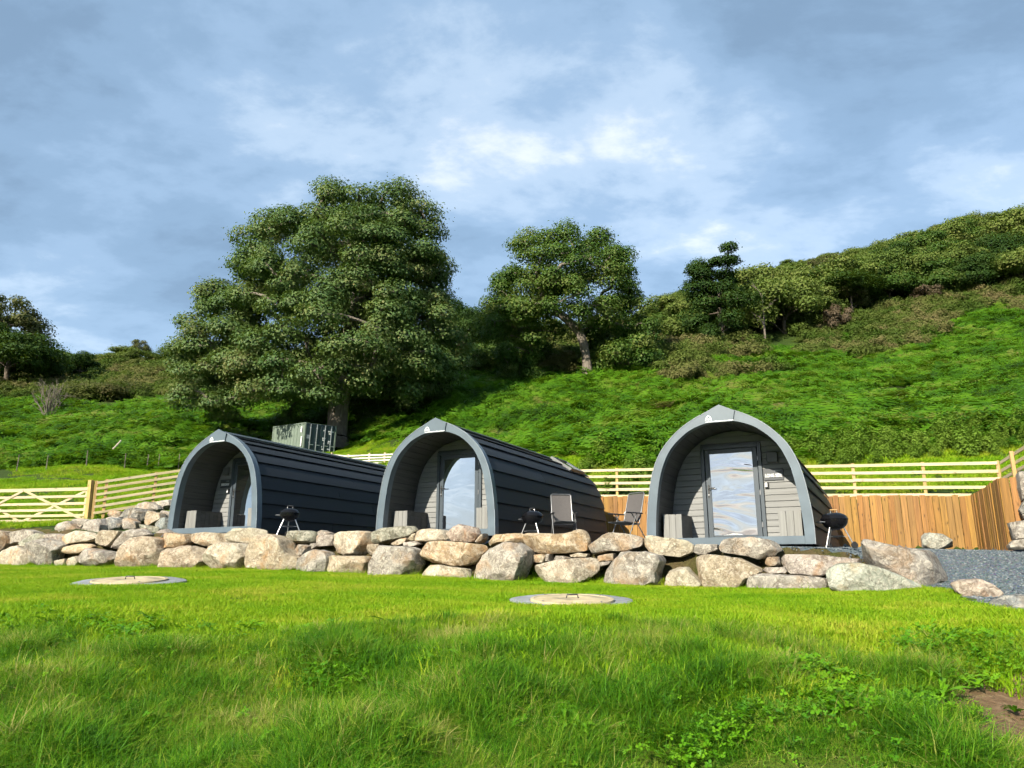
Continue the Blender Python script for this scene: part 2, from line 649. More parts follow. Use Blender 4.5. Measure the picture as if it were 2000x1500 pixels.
ground_mat('lawn_soil', [(0.30, (0.050, 0.095, 0.006)), (0.55, (0.075, 0.115, 0.010)), (0.72, (0.13, 0.105, 0.04))], 1.3)
def lawn_bare():
    nt = MATS['lawn_soil'].node_tree
    b = nt.nodes['Principled BSDF']
    old = b.inputs['Base Color'].links[0].from_socket
    at = nt.nodes.new('ShaderNodeAttribute'); at.attribute_name = 'bare'
    f = tex_noise(nt, wpos(nt), 14.0, 6, 0.7)
    soil = cramp(nt, f, [(0.3, (0.085, 0.050, 0.026)), (0.55, (0.165, 0.105, 0.058)), (0.75, (0.28, 0.22, 0.12))])
    nt.links.new(cmix(nt, at.outputs['Fac'], old, soil), b.inputs['Base Color'])


lawn_bare()
ground_mat('earth', [(0.35, (0.10, 0.072, 0.038)), (0.55, (0.075, 0.068, 0.022)), (0.7, (0.05, 0.065, 0.012))], 2.6, bm=1.0)
ground_mat('hill_ground', [(0.3, (0.022, 0.046, 0.006)), (0.6, (0.038, 0.062, 0.010)), (0.75, (0.065, 0.060, 0.022))], 0.25, scale2=6.0)


def gravel_mat(name, big):
    m, nt, b = new_mat(name)
    L = nt.links.new
    vec = wpos(nt) if big else coord(nt)
    if big:
        v = nd(nt, 'ShaderNodeTexVoronoi', Scale=28.0); L(vec, v.inputs['Vector'])
        f = v.outputs['Color']
        c = cmix(nt, 0.5, (0.085, 0.108, 0.122), f, 'SOFT_LIGHT')
        c = cmix(nt, cramp(nt, tex_noise(nt, vec, 0.9, 4), [(0.4, 0.0), (0.75, 0.5)]), c, (0.12, 0.115, 0.105))
        bump(nt, b, v.outputs['Distance'], 0.8, 0.03)
    else:
        oi = nt.nodes.new('ShaderNodeObjectInfo')
        c = cramp(nt, oi.outputs['Random'], [(0.0, (0.040, 0.055, 0.064)), (0.4, (0.078, 0.102, 0.115)), (0.75, (0.115, 0.137, 0.145)), (1.0, (0.20, 0.21, 0.21))])
    L(c, b.inputs['Base Color'])
    b.inputs['Roughness'].default_value = 0.75
    MATS[name] = m


gravel_mat('gravel_bed', True)
gravel_mat('gravel_chip', False)
leafy('grass_long', [(0.26, (0.026, 0.100, 0.003)), (0.42, (0.062, 0.192, 0.006)), (0.54, (0.115, 0.255, 0.010)), (0.65, (0.215, 0.290, 0.024)), (0.80, (0.42, 0.36, 0.13))], 1.2, 0.40, 0.5, rand=0.55, spec=0.14, attr='tint')
leafy('grass_mown', [(0.20, (0.100, 0.255, 0.004)), (0.46, (0.195, 0.350, 0.009)), (0.62, (0.285, 0.390, 0.016)), (0.78, (0.40, 0.40, 0.05))], 0.55, 0.40, 0.5, rand=0.42, spec=0.12, attr='tint')
leafy('clover', [(0.3, (0.066, 0.210, 0.005)), (0.7, (0.140, 0.310, 0.009))], 2.0, 0.36, 0.45, rand=0.4, spec=0.2)
leafy('bracken', [(0.20, (0.020, 0.052, 0.005)), (0.40, (0.044, 0.128, 0.005)), (0.58, (0.084, 0.195, 0.008)), (0.72, (0.135, 0.175, 0.026)), (0.85, (0.16, 0.13, 0.05))], 0.16, 0.35, 0.6, rand=0.46, spec=0.1, attr='tint')
leafy('gorse', [(0.20, (0.045, 0.082, 0.012)), (0.5, (0.090, 0.118, 0.026)), (0.8, (0.150, 0.125, 0.055))], 0.16, 0.2, 0.7, rand=0.5, spec=0.08)
leafy('broom', [(0.25, (0.090, 0.175, 0.016)), (0.7, (0.165, 0.260, 0.034))], 0.3, 0.3, 0.6, rand=0.4, spec=0.1)
leafy('leaf_sycamore', [(0.12, (0.040, 0.088, 0.024)), (0.5, (0.085, 0.138, 0.036)), (0.80, (0.135, 0.162, 0.050)), (1.0, (0.19, 0.16, 0.065))], 0.25, 0.25, 0.55, attr='tint', rand=0.9, spec=0.22)
leafy('leaf_oak', [(0.15, (0.028, 0.070, 0.010)), (0.5, (0.060, 0.115, 0.018)), (0.85, (0.120, 0.150, 0.032))], 0.25, 0.25, 0.55, attr='tint', rand=0.9, spec=0.18)
leafy('leaf_wood', [(0.10, (0.048, 0.086, 0.016)), (0.5, (0.105, 0.148, 0.030)), (0.9, (0.175, 0.185, 0.052))], 0.05, 0.25, 0.6, attr='tint', rand=0.7, spec=0.12)
leafy('leaf_dark', [(0.10, (0.012, 0.028, 0.007)), (0.5, (0.026, 0.060, 0.011)), (0.9, (0.055, 0.090, 0.018))], 0.1, 0.2, 0.6, attr='tint', rand=0.8, spec=0.12)
leafy('leaf_olive', [(0.10, (0.055, 0.070, 0.022)), (0.5, (0.105, 0.115, 0.042)), (0.9, (0.150, 0.140, 0.065))], 0.2, 0.2, 0.7, attr='tint', rand=0.8, spec=0.1)
leafy('leaf_rust', [(0.10, (0.058, 0.044, 0.024)), (0.9, (0.120, 0.085, 0.050))], 0.3, 0.2, 0.6, attr='tint', rand=0.8)


def bark(name, a, bcol):
    m, nt, b = new_mat(name)
    vec = wpos(nt, (5, 5, 1.1))
    f = tex_noise(nt, vec, 1.6, 6, 0.65, 0.5)
    nt.links.new(cramp(nt, f, [(0.3, a), (0.7, bcol)]), b.inputs['Base Color'])
    b.inputs['Roughness'].default_value = 0.9
    bump(nt, b, f, 0.8, 0.1)
    MATS[name] = m


bark('bark', (0.045, 0.034, 0.024), (0.14, 0.11, 0.08))
bark('bark_pale', (0.085, 0.070, 0.052), (0.20, 0.17, 0.135))
bark('bark_white', (0.25, 0.23, 0.2), (0.45, 0.42, 0.38))
plain('frame_paint', (0.090, 0.118, 0.138), 0.34, spec=0.5, noise_amt=0.16, nscale=2.2)
plain('door_paint', (0.050, 0.064, 0.076), 0.35, spec=0.5, noise_amt=0.06)
plain('edge_trim', (0.17, 0.20, 0.22), 0.45)
plain('white_print', (0.72, 0.73, 0.72), 0.5, noise_amt=0.03)
plain('plaque', (0.045, 0.050, 0.054), 0.4)
plain('vent_plastic', (0.11, 0.113, 0.11), 0.5)
plain('steel', (0.62, 0.62, 0.60), 0.28, metal=0.9, noise_amt=0.05)
plain('black_enamel', (0.006, 0.006, 0.007), 0.2, spec=0.25)
plain('black_metal', (0.020, 0.020, 0.021), 0.45)
plain('grey_metal', (0.16, 0.165, 0.17), 0.35, metal=0.5)
plain('sling_fabric', (0.070, 0.064, 0.061), 0.75, noise_amt=0.15, nscale=40)
plain('handle_wood', (0.42, 0.25, 0.10), 0.5)
plain('rubber', (0.012, 0.012, 0.012), 0.7)
plain('lid_resin', (0.38, 0.31, 0.185), 0.65, noise_amt=0.30, nscale=5, bmp=0.15)
plain('ring_concrete', (0.21, 0.22, 0.225), 0.8, noise_amt=0.30, nscale=9, bmp=0.25)
plain('container_side', (0.120, 0.155, 0.120), 0.5, noise_amt=0.12, nscale=2)  # sides in a paler green than the doors
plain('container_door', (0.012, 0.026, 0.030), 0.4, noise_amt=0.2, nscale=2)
plain('roof_glazing', (0.15, 0.155, 0.15), 0.25, spec=0.6)
wood('slat_wood', (0.012, 0.0150, 0.0185), 1, rough=0.6, contrast=0.16, use_obj=True)
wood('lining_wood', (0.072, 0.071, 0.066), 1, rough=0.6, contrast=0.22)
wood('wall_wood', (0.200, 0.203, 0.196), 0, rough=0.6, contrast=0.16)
wood('bench_wood', (0.185, 0.185, 0.172), 2, rough=0.6, contrast=0.2)
wood('deck_wood', (0.11, 0.11, 0.105), 1)
wood('rail_wood', (0.47, 0.39, 0.245), 0, contrast=0.2, knots=True)
wood('post_wood', (0.40, 0.27, 0.115), 2, contrast=0.22, knots=True)
wood('plank_wood', (0.242, 0.126, 0.033), 2, contrast=0.38, knots=True)


def glass_mat(name, wave, wscale):
    m, nt, b = new_mat(name)
    L = nt.links.new
    b.inputs['Base Color'].default_value = (0.74, 0.76, 0.78, 1)
    b.inputs['Metallic'].default_value = 1.0
    b.inputs['Roughness'].default_value = 0.015
    dk = nt.nodes.new('ShaderNodeBsdfDiffuse'); dk.inputs['Color'].default_value = (0.02, 0.017, 0.014, 1)
    mx = nt.nodes.new('ShaderNodeMixShader'); mx.inputs[0].default_value = 0.86
    L(dk.outputs[0], mx.inputs[1]); L(b.outputs[0], mx.inputs[2])
    L(mx.outputs[0], nt.nodes['Material Output'].inputs['Surface'])
    f = tex_noise(nt, coord(nt, 'Object', (0.55, 1, 1.25)), wscale, 2, 0.45, 0.8)
    bump(nt, b, f, wave, 0.06)
    MATS[name] = m


glass_mat('mirror_glass', 0.06, 1.3)
glass_mat('mirror_glass_wavy', 0.9, 1.5)

# ------------------------------------------------------------------ the lie of the land
RV = Vector((math.cos(R(-26)), math.sin(R(-26))))      # along the row of pods
BV = Vector((-RV.y, RV.x))                             # away from the camera, along a pod
O3 = (3.95, 14.4)                                      # front of the third pod
WALL_D = -1.2
BACK_D = 9.1


def sd(x, y):
    dx = x - O3[0]; dy = y - O3[1]
    return dx * RV.x + dy * RV.y, dx * BV.x + dy * BV.y


def from_sd(s, d):
    return O3[0] + s * RV.x + d * BV.x, O3[1] + s * RV.y + d * BV.y


def ctl(lst):
    out = []
    for px, py, Y in lst:
        q = P(px, py, Y); out.append((q.x, q.y, q.z))
    return out


lawn_tps = TPS(ctl([(0, 1500, 3.9), (500, 1500, 3.85), (1000, 1500, 3.9), (1500, 1500, 3.85), (2000, 1500, 3.8),
                    (100, 1330, 5.05), (600, 1335, 5.0), (1100, 1325, 5.0), (1600, 1330, 4.95), (2000, 1345, 4.75),
                    (100, 1208, 6.5), (600, 1222, 6.4), (1100, 1232, 6.2), (1600, 1240, 6.0), (2000, 1268, 5.6),
                    (100, 1186, 7.9), (600, 1198, 7.7), (1100, 1208, 7.4), (1600, 1212, 7.2),
                    (253, 1141, 11.8), (600, 1155, 10.8), (1118, 1181, 9.4), (1600, 1180, 9.0), (1960, 1206, 7.8),
                    (-100, 1104, 21.0), (50, 1106, 20.8), (300, 1110, 18.6), (600, 1118, 16.6), (900, 1132, 14.9), (1200, 1144, 13.6), (1500, 1154, 12.3), (1750, 1158, 11.3), (1860, 1160, 10.9)])
               + [(-9, 0.5, 0.45), (-3, 0.0, 0.4), (0, 0.3, 0.42), (3, 0.0, 0.4), (9, 0.5, 0.45), (0, -12, -1.2), (-20, -12, -1.2), (20, -12, -1.2),
                  (-30, 24, 2.5), (-20, 10, 1.7), (-20, 4, 1.2), (15, 4, 1.0), (14, 11, 1.6), (22, 8, 1.6), (0, 30, 3.0), (20, 26, 2.7), (-25, 34, 3.2)], 0.0005)
hill_tps = TPS(ctl([(-150, 1030, 24.5), (0, 1022, 24.4), (180, 1017, 23.8), (350, 1000, 24.5), (0, 960, 31), (250, 950, 31), (0, 922, 40), (330, 917, 40), (-200, 925, 40),
                    (0, 850, 54), (300, 840, 54), (0, 795, 72), (200, 790, 74), (330, 790, 70),
                    (100, 725, 115), (300, 722, 118), (500, 720, 120), (655, 882, 58), (560, 897, 50), (594, 903, 54), (545, 900, 58), (850, 800, 60), (830, 752, 70), (1000, 750, 70),
                    (1148, 748, 70), (700, 915, 48), (800, 905, 45), (1300, 800, 48), (1320, 705, 75), (1500, 692, 80), (1700, 652, 86), (1990, 566, 96), (1700, 780, 50), (1990, 715, 55), (1500, 800, 46),
                    (1990, 838, 28), (1400, 898, 28), (1700, 894, 26.5), (1900, 890, 26), (1150, 900, 29),
                    (1320, 600, 122), (1500, 552, 118), (1700, 512, 122), (1850, 470, 132), (2000, 440, 140), (1000, 655, 130), (750, 700, 130), (2200, 420, 145), (-200, 735, 118)])
               + [(3.0, 25.0, EYE + 2.1), (8.6, 22.3, EYE + 2.05), (12.3, 20.7, EYE + 2.0), (11.6, 16.8, EYE + 1.95), (14, 17, EYE + 2.3), (-3, 27.5, EYE + 2.2), (-9, 27, EYE + 2.2),
                  (-13, 21.5, EYE + 1.15), (-16, 22.6, EYE + 1.1), (-25, 26, EYE + 1.6), (-40, 30, EYE + 2.5),
                  (-100, 60, EYE + 10), (-130, 120, EYE + 32), (150, 60, EYE + 30), (160, 140, EYE + 78), (40, 20, EYE + 5), (60, 30, EYE + 11),
                  (-150, 210, EYE + 26), (0, 210, EYE + 34), (150, 220, EYE + 62), (0, 290, EYE + 20), (-150, 290, EYE + 10), (180, 300, EYE + 40)], 0.0008)


WING_A = Vector((12.0, 20.1)); WING_B = Vector((10.5, 16.6)); WING_C = Vector((10.98, 16.37))


def terrace(s, d):
    return EYE + 0.49 - 0.038 * np.clip(s, -16, 6) + 0.03 * np.clip(d, -2, 12)


def masks(x, y):
    s, d = sd(x, y)
    k = sstep(1.6, 3.6, s)
    t = sstep(-1.30, -0.80, d) * (1 - k) + sstep(-3.6, 4.5, d) * k
    back = sstep(BACK_D + 0.02, BACK_D + 0.35, d)
    left = sstep(-14.0, -15.2, s)
    e = (WING_A - WING_B).normalized()
    nx, ny = e.y, -e.x                                        # to the right of the wing
    ew = (x - WING_B.x) * nx + (y - WING_B.y) * ny
    wing = sstep(0.02, 0.4, ew) * sstep(4.6 - 1.6 * sstep(1.0, 4.0, ew), 5.3 + 2.0 * sstep(1.0, 4.0, ew), d)
    return s, d, t, np.maximum(np.maximum(back, left), wing)


def ground(x, y):
    x = np.asarray(x, float); y = np.asarray(y, float)
    s, d, t, hm = masks(x, y)
    lawn = lawn_tps(x, np.minimum(y, 32))
    near = np.clip(1 - (y - 13) / 6, 0, 1)
    lawn = lawn + sstep(6.6, 5.6, y) * ((fbm(x * 1.3 + 4, y * 1.3, 8, 3) - 0.5) * 0.30) + near * sstep(11, 6.5, y) * ((fbm(x * 0.7, y * 0.7, 3) - 0.5) * 0.14 + (fbm(x * 2.6, y * 2.6, 5, 3) - 0.5) * 0.05)
    hill = hill_tps(x, np.maximum(y, 10))
    far = sstep(24, 45, y)
    hill = hill + far * ((fbm(x * 0.09, y * 0.09, 11) - 0.5) * 1.5 + (fbm(x * 0.4, y * 0.4, 12, 3) - 0.5) * 0.7) + (fbm(x * 1.1, y * 1.1, 14, 3) - 0.5) * 0.16
    g = lawn * (1 - t) + (terrace(s, d) * (1 - hm) + hill * hm) * t
    # the land drops away into the valley behind the camera
    bk = np.clip(-y - 6, 0, None)
    g = np.where(y < -6, g * np.exp(-bk / 25) - bk * 0.10 + 0 * x, g)
    return g


def gz(x, y):
    return float(ground(np.array([x]), np.array([y]))[0])


GB_Y = np.array([-200, 5.0, 7.6, 9.2, 10.6, 11.4, 12.4])
GB_X = np.array([4.4, 4.4, 4.93, 5.48, 6.0, 6.15, 5.4])


def is_gravel(x, y):
    s, d, t, hm = masks(x, y)
    on_terrace = (d > -0.9) & (s > -14.2) & (s < 3.2) & (hm < 0.5)
    drive = (x > np.interp(y, GB_Y, GB_X)) & (s > 1.8) & (hm < 0.5) & (x < 30) & (y > 4.5) & ~((d > 8.3) & (s > 0.5))
    return on_terrace | drive


BARE = [(-2.75, 6.25, .30, .22), (-2.45, 6.05, .2, .12), (-1.9, 6.2, .22, .14), (-.80, 5.55, .20, .13), (-3.1, 5.6, .2, .15), (2.62, 4.1, .40, .5), (2.95, 4.8, .30, .35), (2.35, 3.9, .35, .2), (-2.3, 6.0, .3, .12), (1.75, 5.2, .2, .1), (-1.35, 5.0, .15, .1)]


def bare_soil(x, y):
    """worn places where the turf has not taken: 0 .. 1"""
    m = np.zeros(np.shape(x))
    wob = (fbm(np.asarray(x) * 3.1, np.asarray(y) * 3.1, 91, 3) - .5) * 1.3
    for cx, cy_, rx, ry in BARE:
        m = np.maximum(m, sstep(1.25, .55, np.hypot((x - cx) / (rx * 1.25), (y - cy_) / (ry * 1.4)) + wob))
    return m


def make_ground():
    xs = np.concatenate([np.arange(-400, -140, 20), np.arange(-140, -32, 3.0), np.arange(-32, -18, 0.6), np.arange(-18, 20, 0.2), np.arange(20, 30, 0.6), np.arange(30, 150, 3.0), np.arange(150, 421, 20)])
    ys = np.concatenate([np.arange(-400, -20, 25), np.arange(-20, 0, 1.5), np.arange(0, 28, 0.2), np.arange(28, 60, 0.8), np.arange(60, 150, 2.0), np.arange(150, 321, 8)])
    X, Y = np.meshgrid(xs, ys)
    Z = ground(X, Y)
    nx, ny = len(xs), len(ys)
    V = np.stack([X.ravel(), Y.ravel(), Z.ravel()], 1)
    i, j = np.meshgrid(np.arange(nx - 1), np.arange(ny - 1))
    q = (j * nx + i).ravel()
    Fq = np.stack([q, q + 1, q + nx + 1, q + nx], 1)
    cx = V[Fq, 0].mean(1); cyy = V[Fq, 1].mean(1)
    zr = V[Fq, 2].max(1) - V[Fq, 2].min(1)
    s, d, t, hm = masks(cx, cyy)
    grav = is_gravel(cx, cyy)
    steep = (zr > 0.13) & (cyy > 8) & (cyy < 26) & (cx > -32) & (cx < 14) & (s < 6) & ((np.abs(d + 1.05) < 0.6) | (np.abs(s + 14.6) < 1.3) & (d > -1) & (d < 9))
    lawn = (t < 0.5) & ~grav & ~steep
    kind = np.where(steep, 3, np.where(grav, 1, np.where(lawn, 0, 2)))
    for k, (nm, mt) in enumerate((('lawn', 'lawn_soil'), ('gravel_path', 'gravel_bed'), ('hillside', 'hill_ground'), ('earth_bank', 'earth'))):
        f = Fq[kind == k]
        used, inv = np.unique(f.ravel(), return_inverse=True)
        me = np_mesh(nm, V[used], inv.reshape(-1, 4), MATS[mt], True)
        if nm == 'lawn':
            at = me.attributes.new('bare', 'FLOAT', 'POINT')
            at.data.foreach_set('value', bare_soil(V[used, 0], V[used, 1]).astype(np.float32))
        o = bpy.data.objects.new(nm, me)
        link(o); tag(o, kind='structure')


make_ground()

# ------------------------------------------------------------------ camping pods
def catmull(pts, k=5):
    p = [np.array(q, float) for q in pts]
    p = [2 * p[0] - p[1]] + p + [2 * p[-1] - p[-2]]
    out = []
    for i in range(1, len(p) - 2):
        for t in np.linspace(0, 1, k, endpoint=False):
            a, b, c, d = p[i - 1], p[i], p[i + 1], p[i + 2]
            out.append(0.5 * ((2 * b) + (c - a) * t + (2 * a - 5 * b + 4 * c - d) * t ** 2 + (-a + 3 * b - 3 * c + d) * t ** 3))
    out.append(p[-2])
    return np.array(out)


PW = 0.965
OUT_P = catmull([(a * PW, b) for a, b in ((1.55, 0), (1.547, .35), (1.51, .77), (1.44, 1.195), (1.345, 1.518), (1.173, 1.84), (.857, 2.163), (.53, 2.372), (.27, 2.487), (0.0, 2.59))])
INN_P = catmull([(a * PW, b) for a, b in ((1.382, .0), (1.377, .35), (1.34, .77), (1.275, 1.195), (1.18, 1.518), (1.005, 1.84), (.71, 2.11), (.46, 2.235), (.24, 2.295), (0.0, 2.325))])


def resample(p, n):
    l = np.concatenate([[0], np.cumsum(np.hypot(*np.diff(p, axis=0).T))])
    t = np.linspace(0, l[-1], n)
    return np.stack([np.interp(t, l, p[:, 0]), np.interp(t, l, p[:, 1])], 1), l[-1]


def arc(p, t0, t1, n):
    l = np.concatenate([[0], np.cumsum(np.hypot(*np.diff(p, axis=0).T))])
    t = np.linspace(t0, t1, n)
    return np.stack([np.interp(t, l, p[:, 0]), np.interp(t, l, p[:, 1])], 1)


def normals2(p):
    d = np.gradient(p, axis=0)
    n = np.stack([d[:, 1], -d[:, 0]], 1)
    return n / np.linalg.norm(n, axis=1)[:, None]


def half_width(p, z):
    return np.interp(z, p[:, 1], p[:, 0], right=0.0)


def tint(base=1.0, amt=0.08, warm=0.0):
    k = base * (1 + random.uniform(-amt, amt))
    w = random.uniform(-warm, warm)
    return (k * (1 + w), k, k * (1 - w))


def lettering(text, size, loc, mat, parent, name='lettering', extrude=0.004):
    cu = bpy.data.curves.new(name, 'FONT')
    cu.body = text; cu.size = size; cu.extrude = extrude; cu.offset = .0022
    cu.align_x = 'CENTER'; cu.align_y = 'CENTER'
    cu.materials.append(mat)
    tmp = bpy.data.objects.new(name, cu)
    me = bpy.data.meshes.new_from_object(tmp)
    bpy.data.objects.remove(tmp)
    if not me.materials: me.materials.append(mat)
    o = bpy.data.objects.new(name, me)
    o.rotation_euler = (R(90), 0, 0)
    o.scale = (.68, 1, 1)
    o.location = loc
    return link(o, parent)


POD_L = 7.2
REC = 1.15


def make_pod(label, x, y, z, sign, side, wavy, hatch=False):
    root = empty('camping_pod', (x, y, z), R(-26), label, 'camping pod', 'arched camping pods in a row on the terrace')
    # arched front frame: two bent sides, an apex plate, a sill
    o_s, _ = resample(OUT_P, 40); i_s, _ = resample(INN_P, 40)
    for sg in (-1, 1):
        mb = MB()
        mb.band_y([(sg * a, b) for a, b in o_s], [(sg * a, b) for a, b in i_s], -0.06, 0.12)
        fr = mb.build('front_frame', MATS['frame_paint'], root, True)
        nn = normals2(o_s)
        mb = MB()
        e0 = o_s + nn * 0.002; e1 = o_s + nn * 0.014
        mb.band_y([(sg * a, b) for a, b in e1], [(sg * a, b) for a, b in e0], -0.068, -0.045)
        mb.build('edge_strip', MATS['edge_trim'], fr, True)
    pl = MB().prism_y([(-.285, 2.488), (0, 2.622), (.285, 2.488), (.245, 2.285), (-.245, 2.285)], -0.092, -0.0625)
    plate = pl.build('apex_plate', MATS['frame_paint'], root)
    # the maker's mark: a small arched house outline over a line of fine lettering
    mb = MB()
    hs, _ = resample(np.array([(.062, 0), (.058, .04), (.036, .08), (0, .105)]), 8)
    for sg in (-1, 1):
        mb.band_y([(-.205 + sg * a, 2.325 + b) for a, b in hs], [(-.205 + sg * a * .72, 2.325 + b * .80) for a, b in hs], -0.096, -0.0925)
    mb.box(-.225, -.185, -0.096, -0.0925, 2.335, 2.365)
    mb.build('logo', MATS['white_print'], plate)
    mb = MB()
    xx = -.262
    k = 0
    while xx < .255:
        w = random.uniform(.010, .022); hh = random.choice([.014, .014, .021])
        mb.box(xx, xx + w, -0.096, -0.0925, 2.296, 2.296 + hh)
        mb.box(xx, xx + w + .006, -0.0955, -0.0925, 2.2945, 2.2985)
        xx += w + .006
    mb.build('maker_strip', MATS['white_print'], plate)
    MB().cbox(-1.333, 1.333, -0.055, 0.10, 0.0, 0.145, .006).build('sill', MATS['frame_paint'], root)
    # deck boards of the porch
    nb = 20
    for i in range(nb):
        a = -1.315 + i * 2.63 / nb
        MB().box(a + .003, a + 2.63 / nb - .003, 0.102, REC - 0.002, 0.10, 0.140).build('deck_board', MATS['deck_wood'], root, color=tint())
    # porch lining: narrow boards along the vault
    _, li = resample(INN_P, 10)
    n = 19
    for sg in (-1, 1):
        for i in range(n):
            a = arc(INN_P, li * i / n + .004, li * (i + 1) / n - .004, 4)
            nn = normals2(a)
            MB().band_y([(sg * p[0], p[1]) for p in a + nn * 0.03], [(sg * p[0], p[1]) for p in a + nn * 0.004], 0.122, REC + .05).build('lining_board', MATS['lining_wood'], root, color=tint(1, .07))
    # back wall of the porch: horizontal boards either side of and above the door
    D0, D1, DZ = -.66, .54, 2.03
    bz = 0.142
    hb = 0.121
    while bz < 2.27:
        z0, z1 = bz + .003, min(bz + hb - .003, 2.31)
        w0, w1 = half_width(INN_P, z0) - .004, half_width(INN_P, z1) - .004
        segs = []
        if z0 < DZ - .03:
            segs = [(-1, D0 - .002), (D1 + .002, 1)]
        else:
            segs = [(-1, 1)]
        for a, b in segs:
            if a == -1: xa0, xa1 = -w0, -w1
            else: xa0 = xa1 = a
            if b == 1: xb0, xb1 = w0, w1
            else: xb0 = xb1 = b
            if xb1 - xa1 < .02: continue
            bev = .008
            mb = MB()
            poly = [(xa0, z0), (xb0, z0), (xb1, z1), (xa1, z1)]
            ins = [(xa0, z0 + bev), (xb0, z0 + bev), (xb1, z1 - bev), (xa1, z1 - bev)]
            vs = [(p[0], REC + .03, p[1]) for p in poly] + [(p[0], REC + .008, p[1]) for p in poly] + [(p[0], REC, p[1]) for p in ins]
            fs = [(3, 2, 1, 0), (8, 9, 10, 11)]
            for q in range(4):
                fs += [(q, (q + 1) % 4, 4 + (q + 1) % 4, 4 + q), (4 + q, 4 + (q + 1) % 4, 8 + (q + 1) % 4, 8 + q)]
            mb.add(vs, fs).build('wall_board', MATS['wall_wood'], root, color=tint(1, .07))
        bz += hb
    # glazed door
    fr = MB()
    y0, y1 = REC - .045, REC + .05
    fr.cbox(D0, D0 + .075, y0, y1, .142, DZ, .006); fr.cbox(D1 - .075, D1, y0, y1, .142, DZ, .006)
    fr.cbox(D0 + .0755, D1 - .0755, y0, y1, DZ - .075, DZ, .006)
    door = fr.build('door_frame', MATS['door_paint'], root)
    lf = MB()
    a, b = D0 + .085, D1 - .085
    lf.cbox(a, a + .095, y0 + .015, y1 - .01, .152, DZ - .082, .005); lf.cbox(b - .095, b, y0 + .015, y1 - .01, .152, DZ - .082, .005)
    lf.cbox(a + .0955, b - .0955, y0 + .015, y1 - .01, DZ - .165, DZ - .082, .005); lf.cbox(a + .0955, b - .0955, y0 + .015, y1 - .01, .152, .235, .005)
    leaf = lf.build('door', MATS['door_paint'], root)
    gl = MB()
    gx0, gx1, gz0, gz1 = a + .09, b - .09, .232, DZ - .16
    vs = []; fs = []
    nx, nz = 10, 18
    for j in range(nz + 1):
        for i in range(nx + 1):
            vs.append((gx0 + (gx1 - gx0) * i / nx, y0 + .034, gz0 + (gz1 - gz0) * j / nz))
    for j in range(nz):
        for i in range(nx):
            q = j * (nx + 1) + i
            fs.append((q, q + 1, q + nx + 2, q + nx + 1))
    gl.add(vs, fs)
    gl.box(gx0, gx1, y0 + .038, y0 + .045, gz0, gz1)
    pane = gl.mesh('pane', MATS['mirror_glass_wavy' if wavy else 'mirror_glass'])
    pane.polygons.foreach_set('use_smooth', np.ones(len(pane.polygons), bool)); pane.set_sharp_from_angle(angle=R(30))
    link(bpy.data.objects.new('pane', pane), leaf)
    h = MB()
    h.cbox(a + .028, a + .062, y0 + .006, y0 + .016, .98, 1.24, .003)
    h.tube([(a + .045, y0 + .012, 1.17), (a + .045, y0 - .045, 1.17), (a + .18, y0 - .05, 1.17)], .010, 8)
    h.build('handle', MATS['black_metal'], leaf, True)
    MB().tube([(a + .045, y0 + .012, 1.04), (a + .045, y0 - .004, 1.04)], .013, 10).build('lock', MATS['steel'], leaf, True)
    for hz in (.42, 1.05, 1.72):
        MB().cbox(b + .002, b + .03, y0 - .012, y0 + .012, hz - .05, hz + .05, .003).build('hinge', MATS['grey_metal'], leaf)
    # small things on the wall by the door
    m = 1 if side > 0 else -1
    c = .745 if side > 0 else -.865
    MB().cbox(c - .105, c + .105, REC - .075, REC - .001, 1.62, 1.83, .012).build('vent_cover', MATS['vent_plastic'], root)
    if sign:
        pq = MB().cbox(c - .195, c + .185, REC - .022, REC - .001, 1.275, 1.505, .004).build('name_plaque', MATS['plaque'], root)
        lettering(sign, .092, (c - .005, REC - .026, 1.365), MATS['white_print'], pq)
        MB().box(c + .02, c + .13, REC - .026, REC - .0225, 1.445, 1.47).build('plaque_mark', MATS['edge_trim'], pq)
        kx = c - .15 if side > 0 else c + .12
        ks = MB().cbox(kx - .028, kx + .042, REC - .05, REC - .001, 1.13, 1.245, .008).build('key_safe', MATS['black_metal'], root)
        MB().cbox(kx - .024, kx + .018, REC - .058, REC - .0505, 1.145, 1.23, .003).build('key_safe_cover', MATS['white_print'], ks)
    # box seats either side of the door
    for x0, x1 in ((-1.275, -.91), (.87, 1.275)):
        be = empty('porch_bench'); be.parent = root
        zt = .615
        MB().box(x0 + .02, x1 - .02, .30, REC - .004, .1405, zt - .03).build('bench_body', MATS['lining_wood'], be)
        k = 3
        w = (x1 - x0) / k
        for i in range(k):
            MB().cbox(x0 + w * i + .002, x0 + w * (i + 1) - .002, .278, .2995, .142, zt, .003).build('board', MATS['bench_wood'], be, color=tint(1, .06))
        inx = x1 if x0 < 0 else x0
        k = 6
        w = (REC - .008 - .30) / k
        for i in range(k):
            y_a = .30 + w * i
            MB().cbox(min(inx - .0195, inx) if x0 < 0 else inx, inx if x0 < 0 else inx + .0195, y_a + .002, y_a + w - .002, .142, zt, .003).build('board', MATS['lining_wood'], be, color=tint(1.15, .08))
        MB().cbox(x0, x1, .302, REC - .004, zt - .028, zt - .002, .003).build('bench_lid', MATS['lining_wood'], be)
    # body: overlapping dark boards along the whole length
    body_p = OUT_P + normals2(OUT_P) * -0.075
    body_p[-1, 0] = 0; body_p = body_p[body_p[:, 0] >= 0]
    _, lo = resample(body_p, 10)
    nc = 9
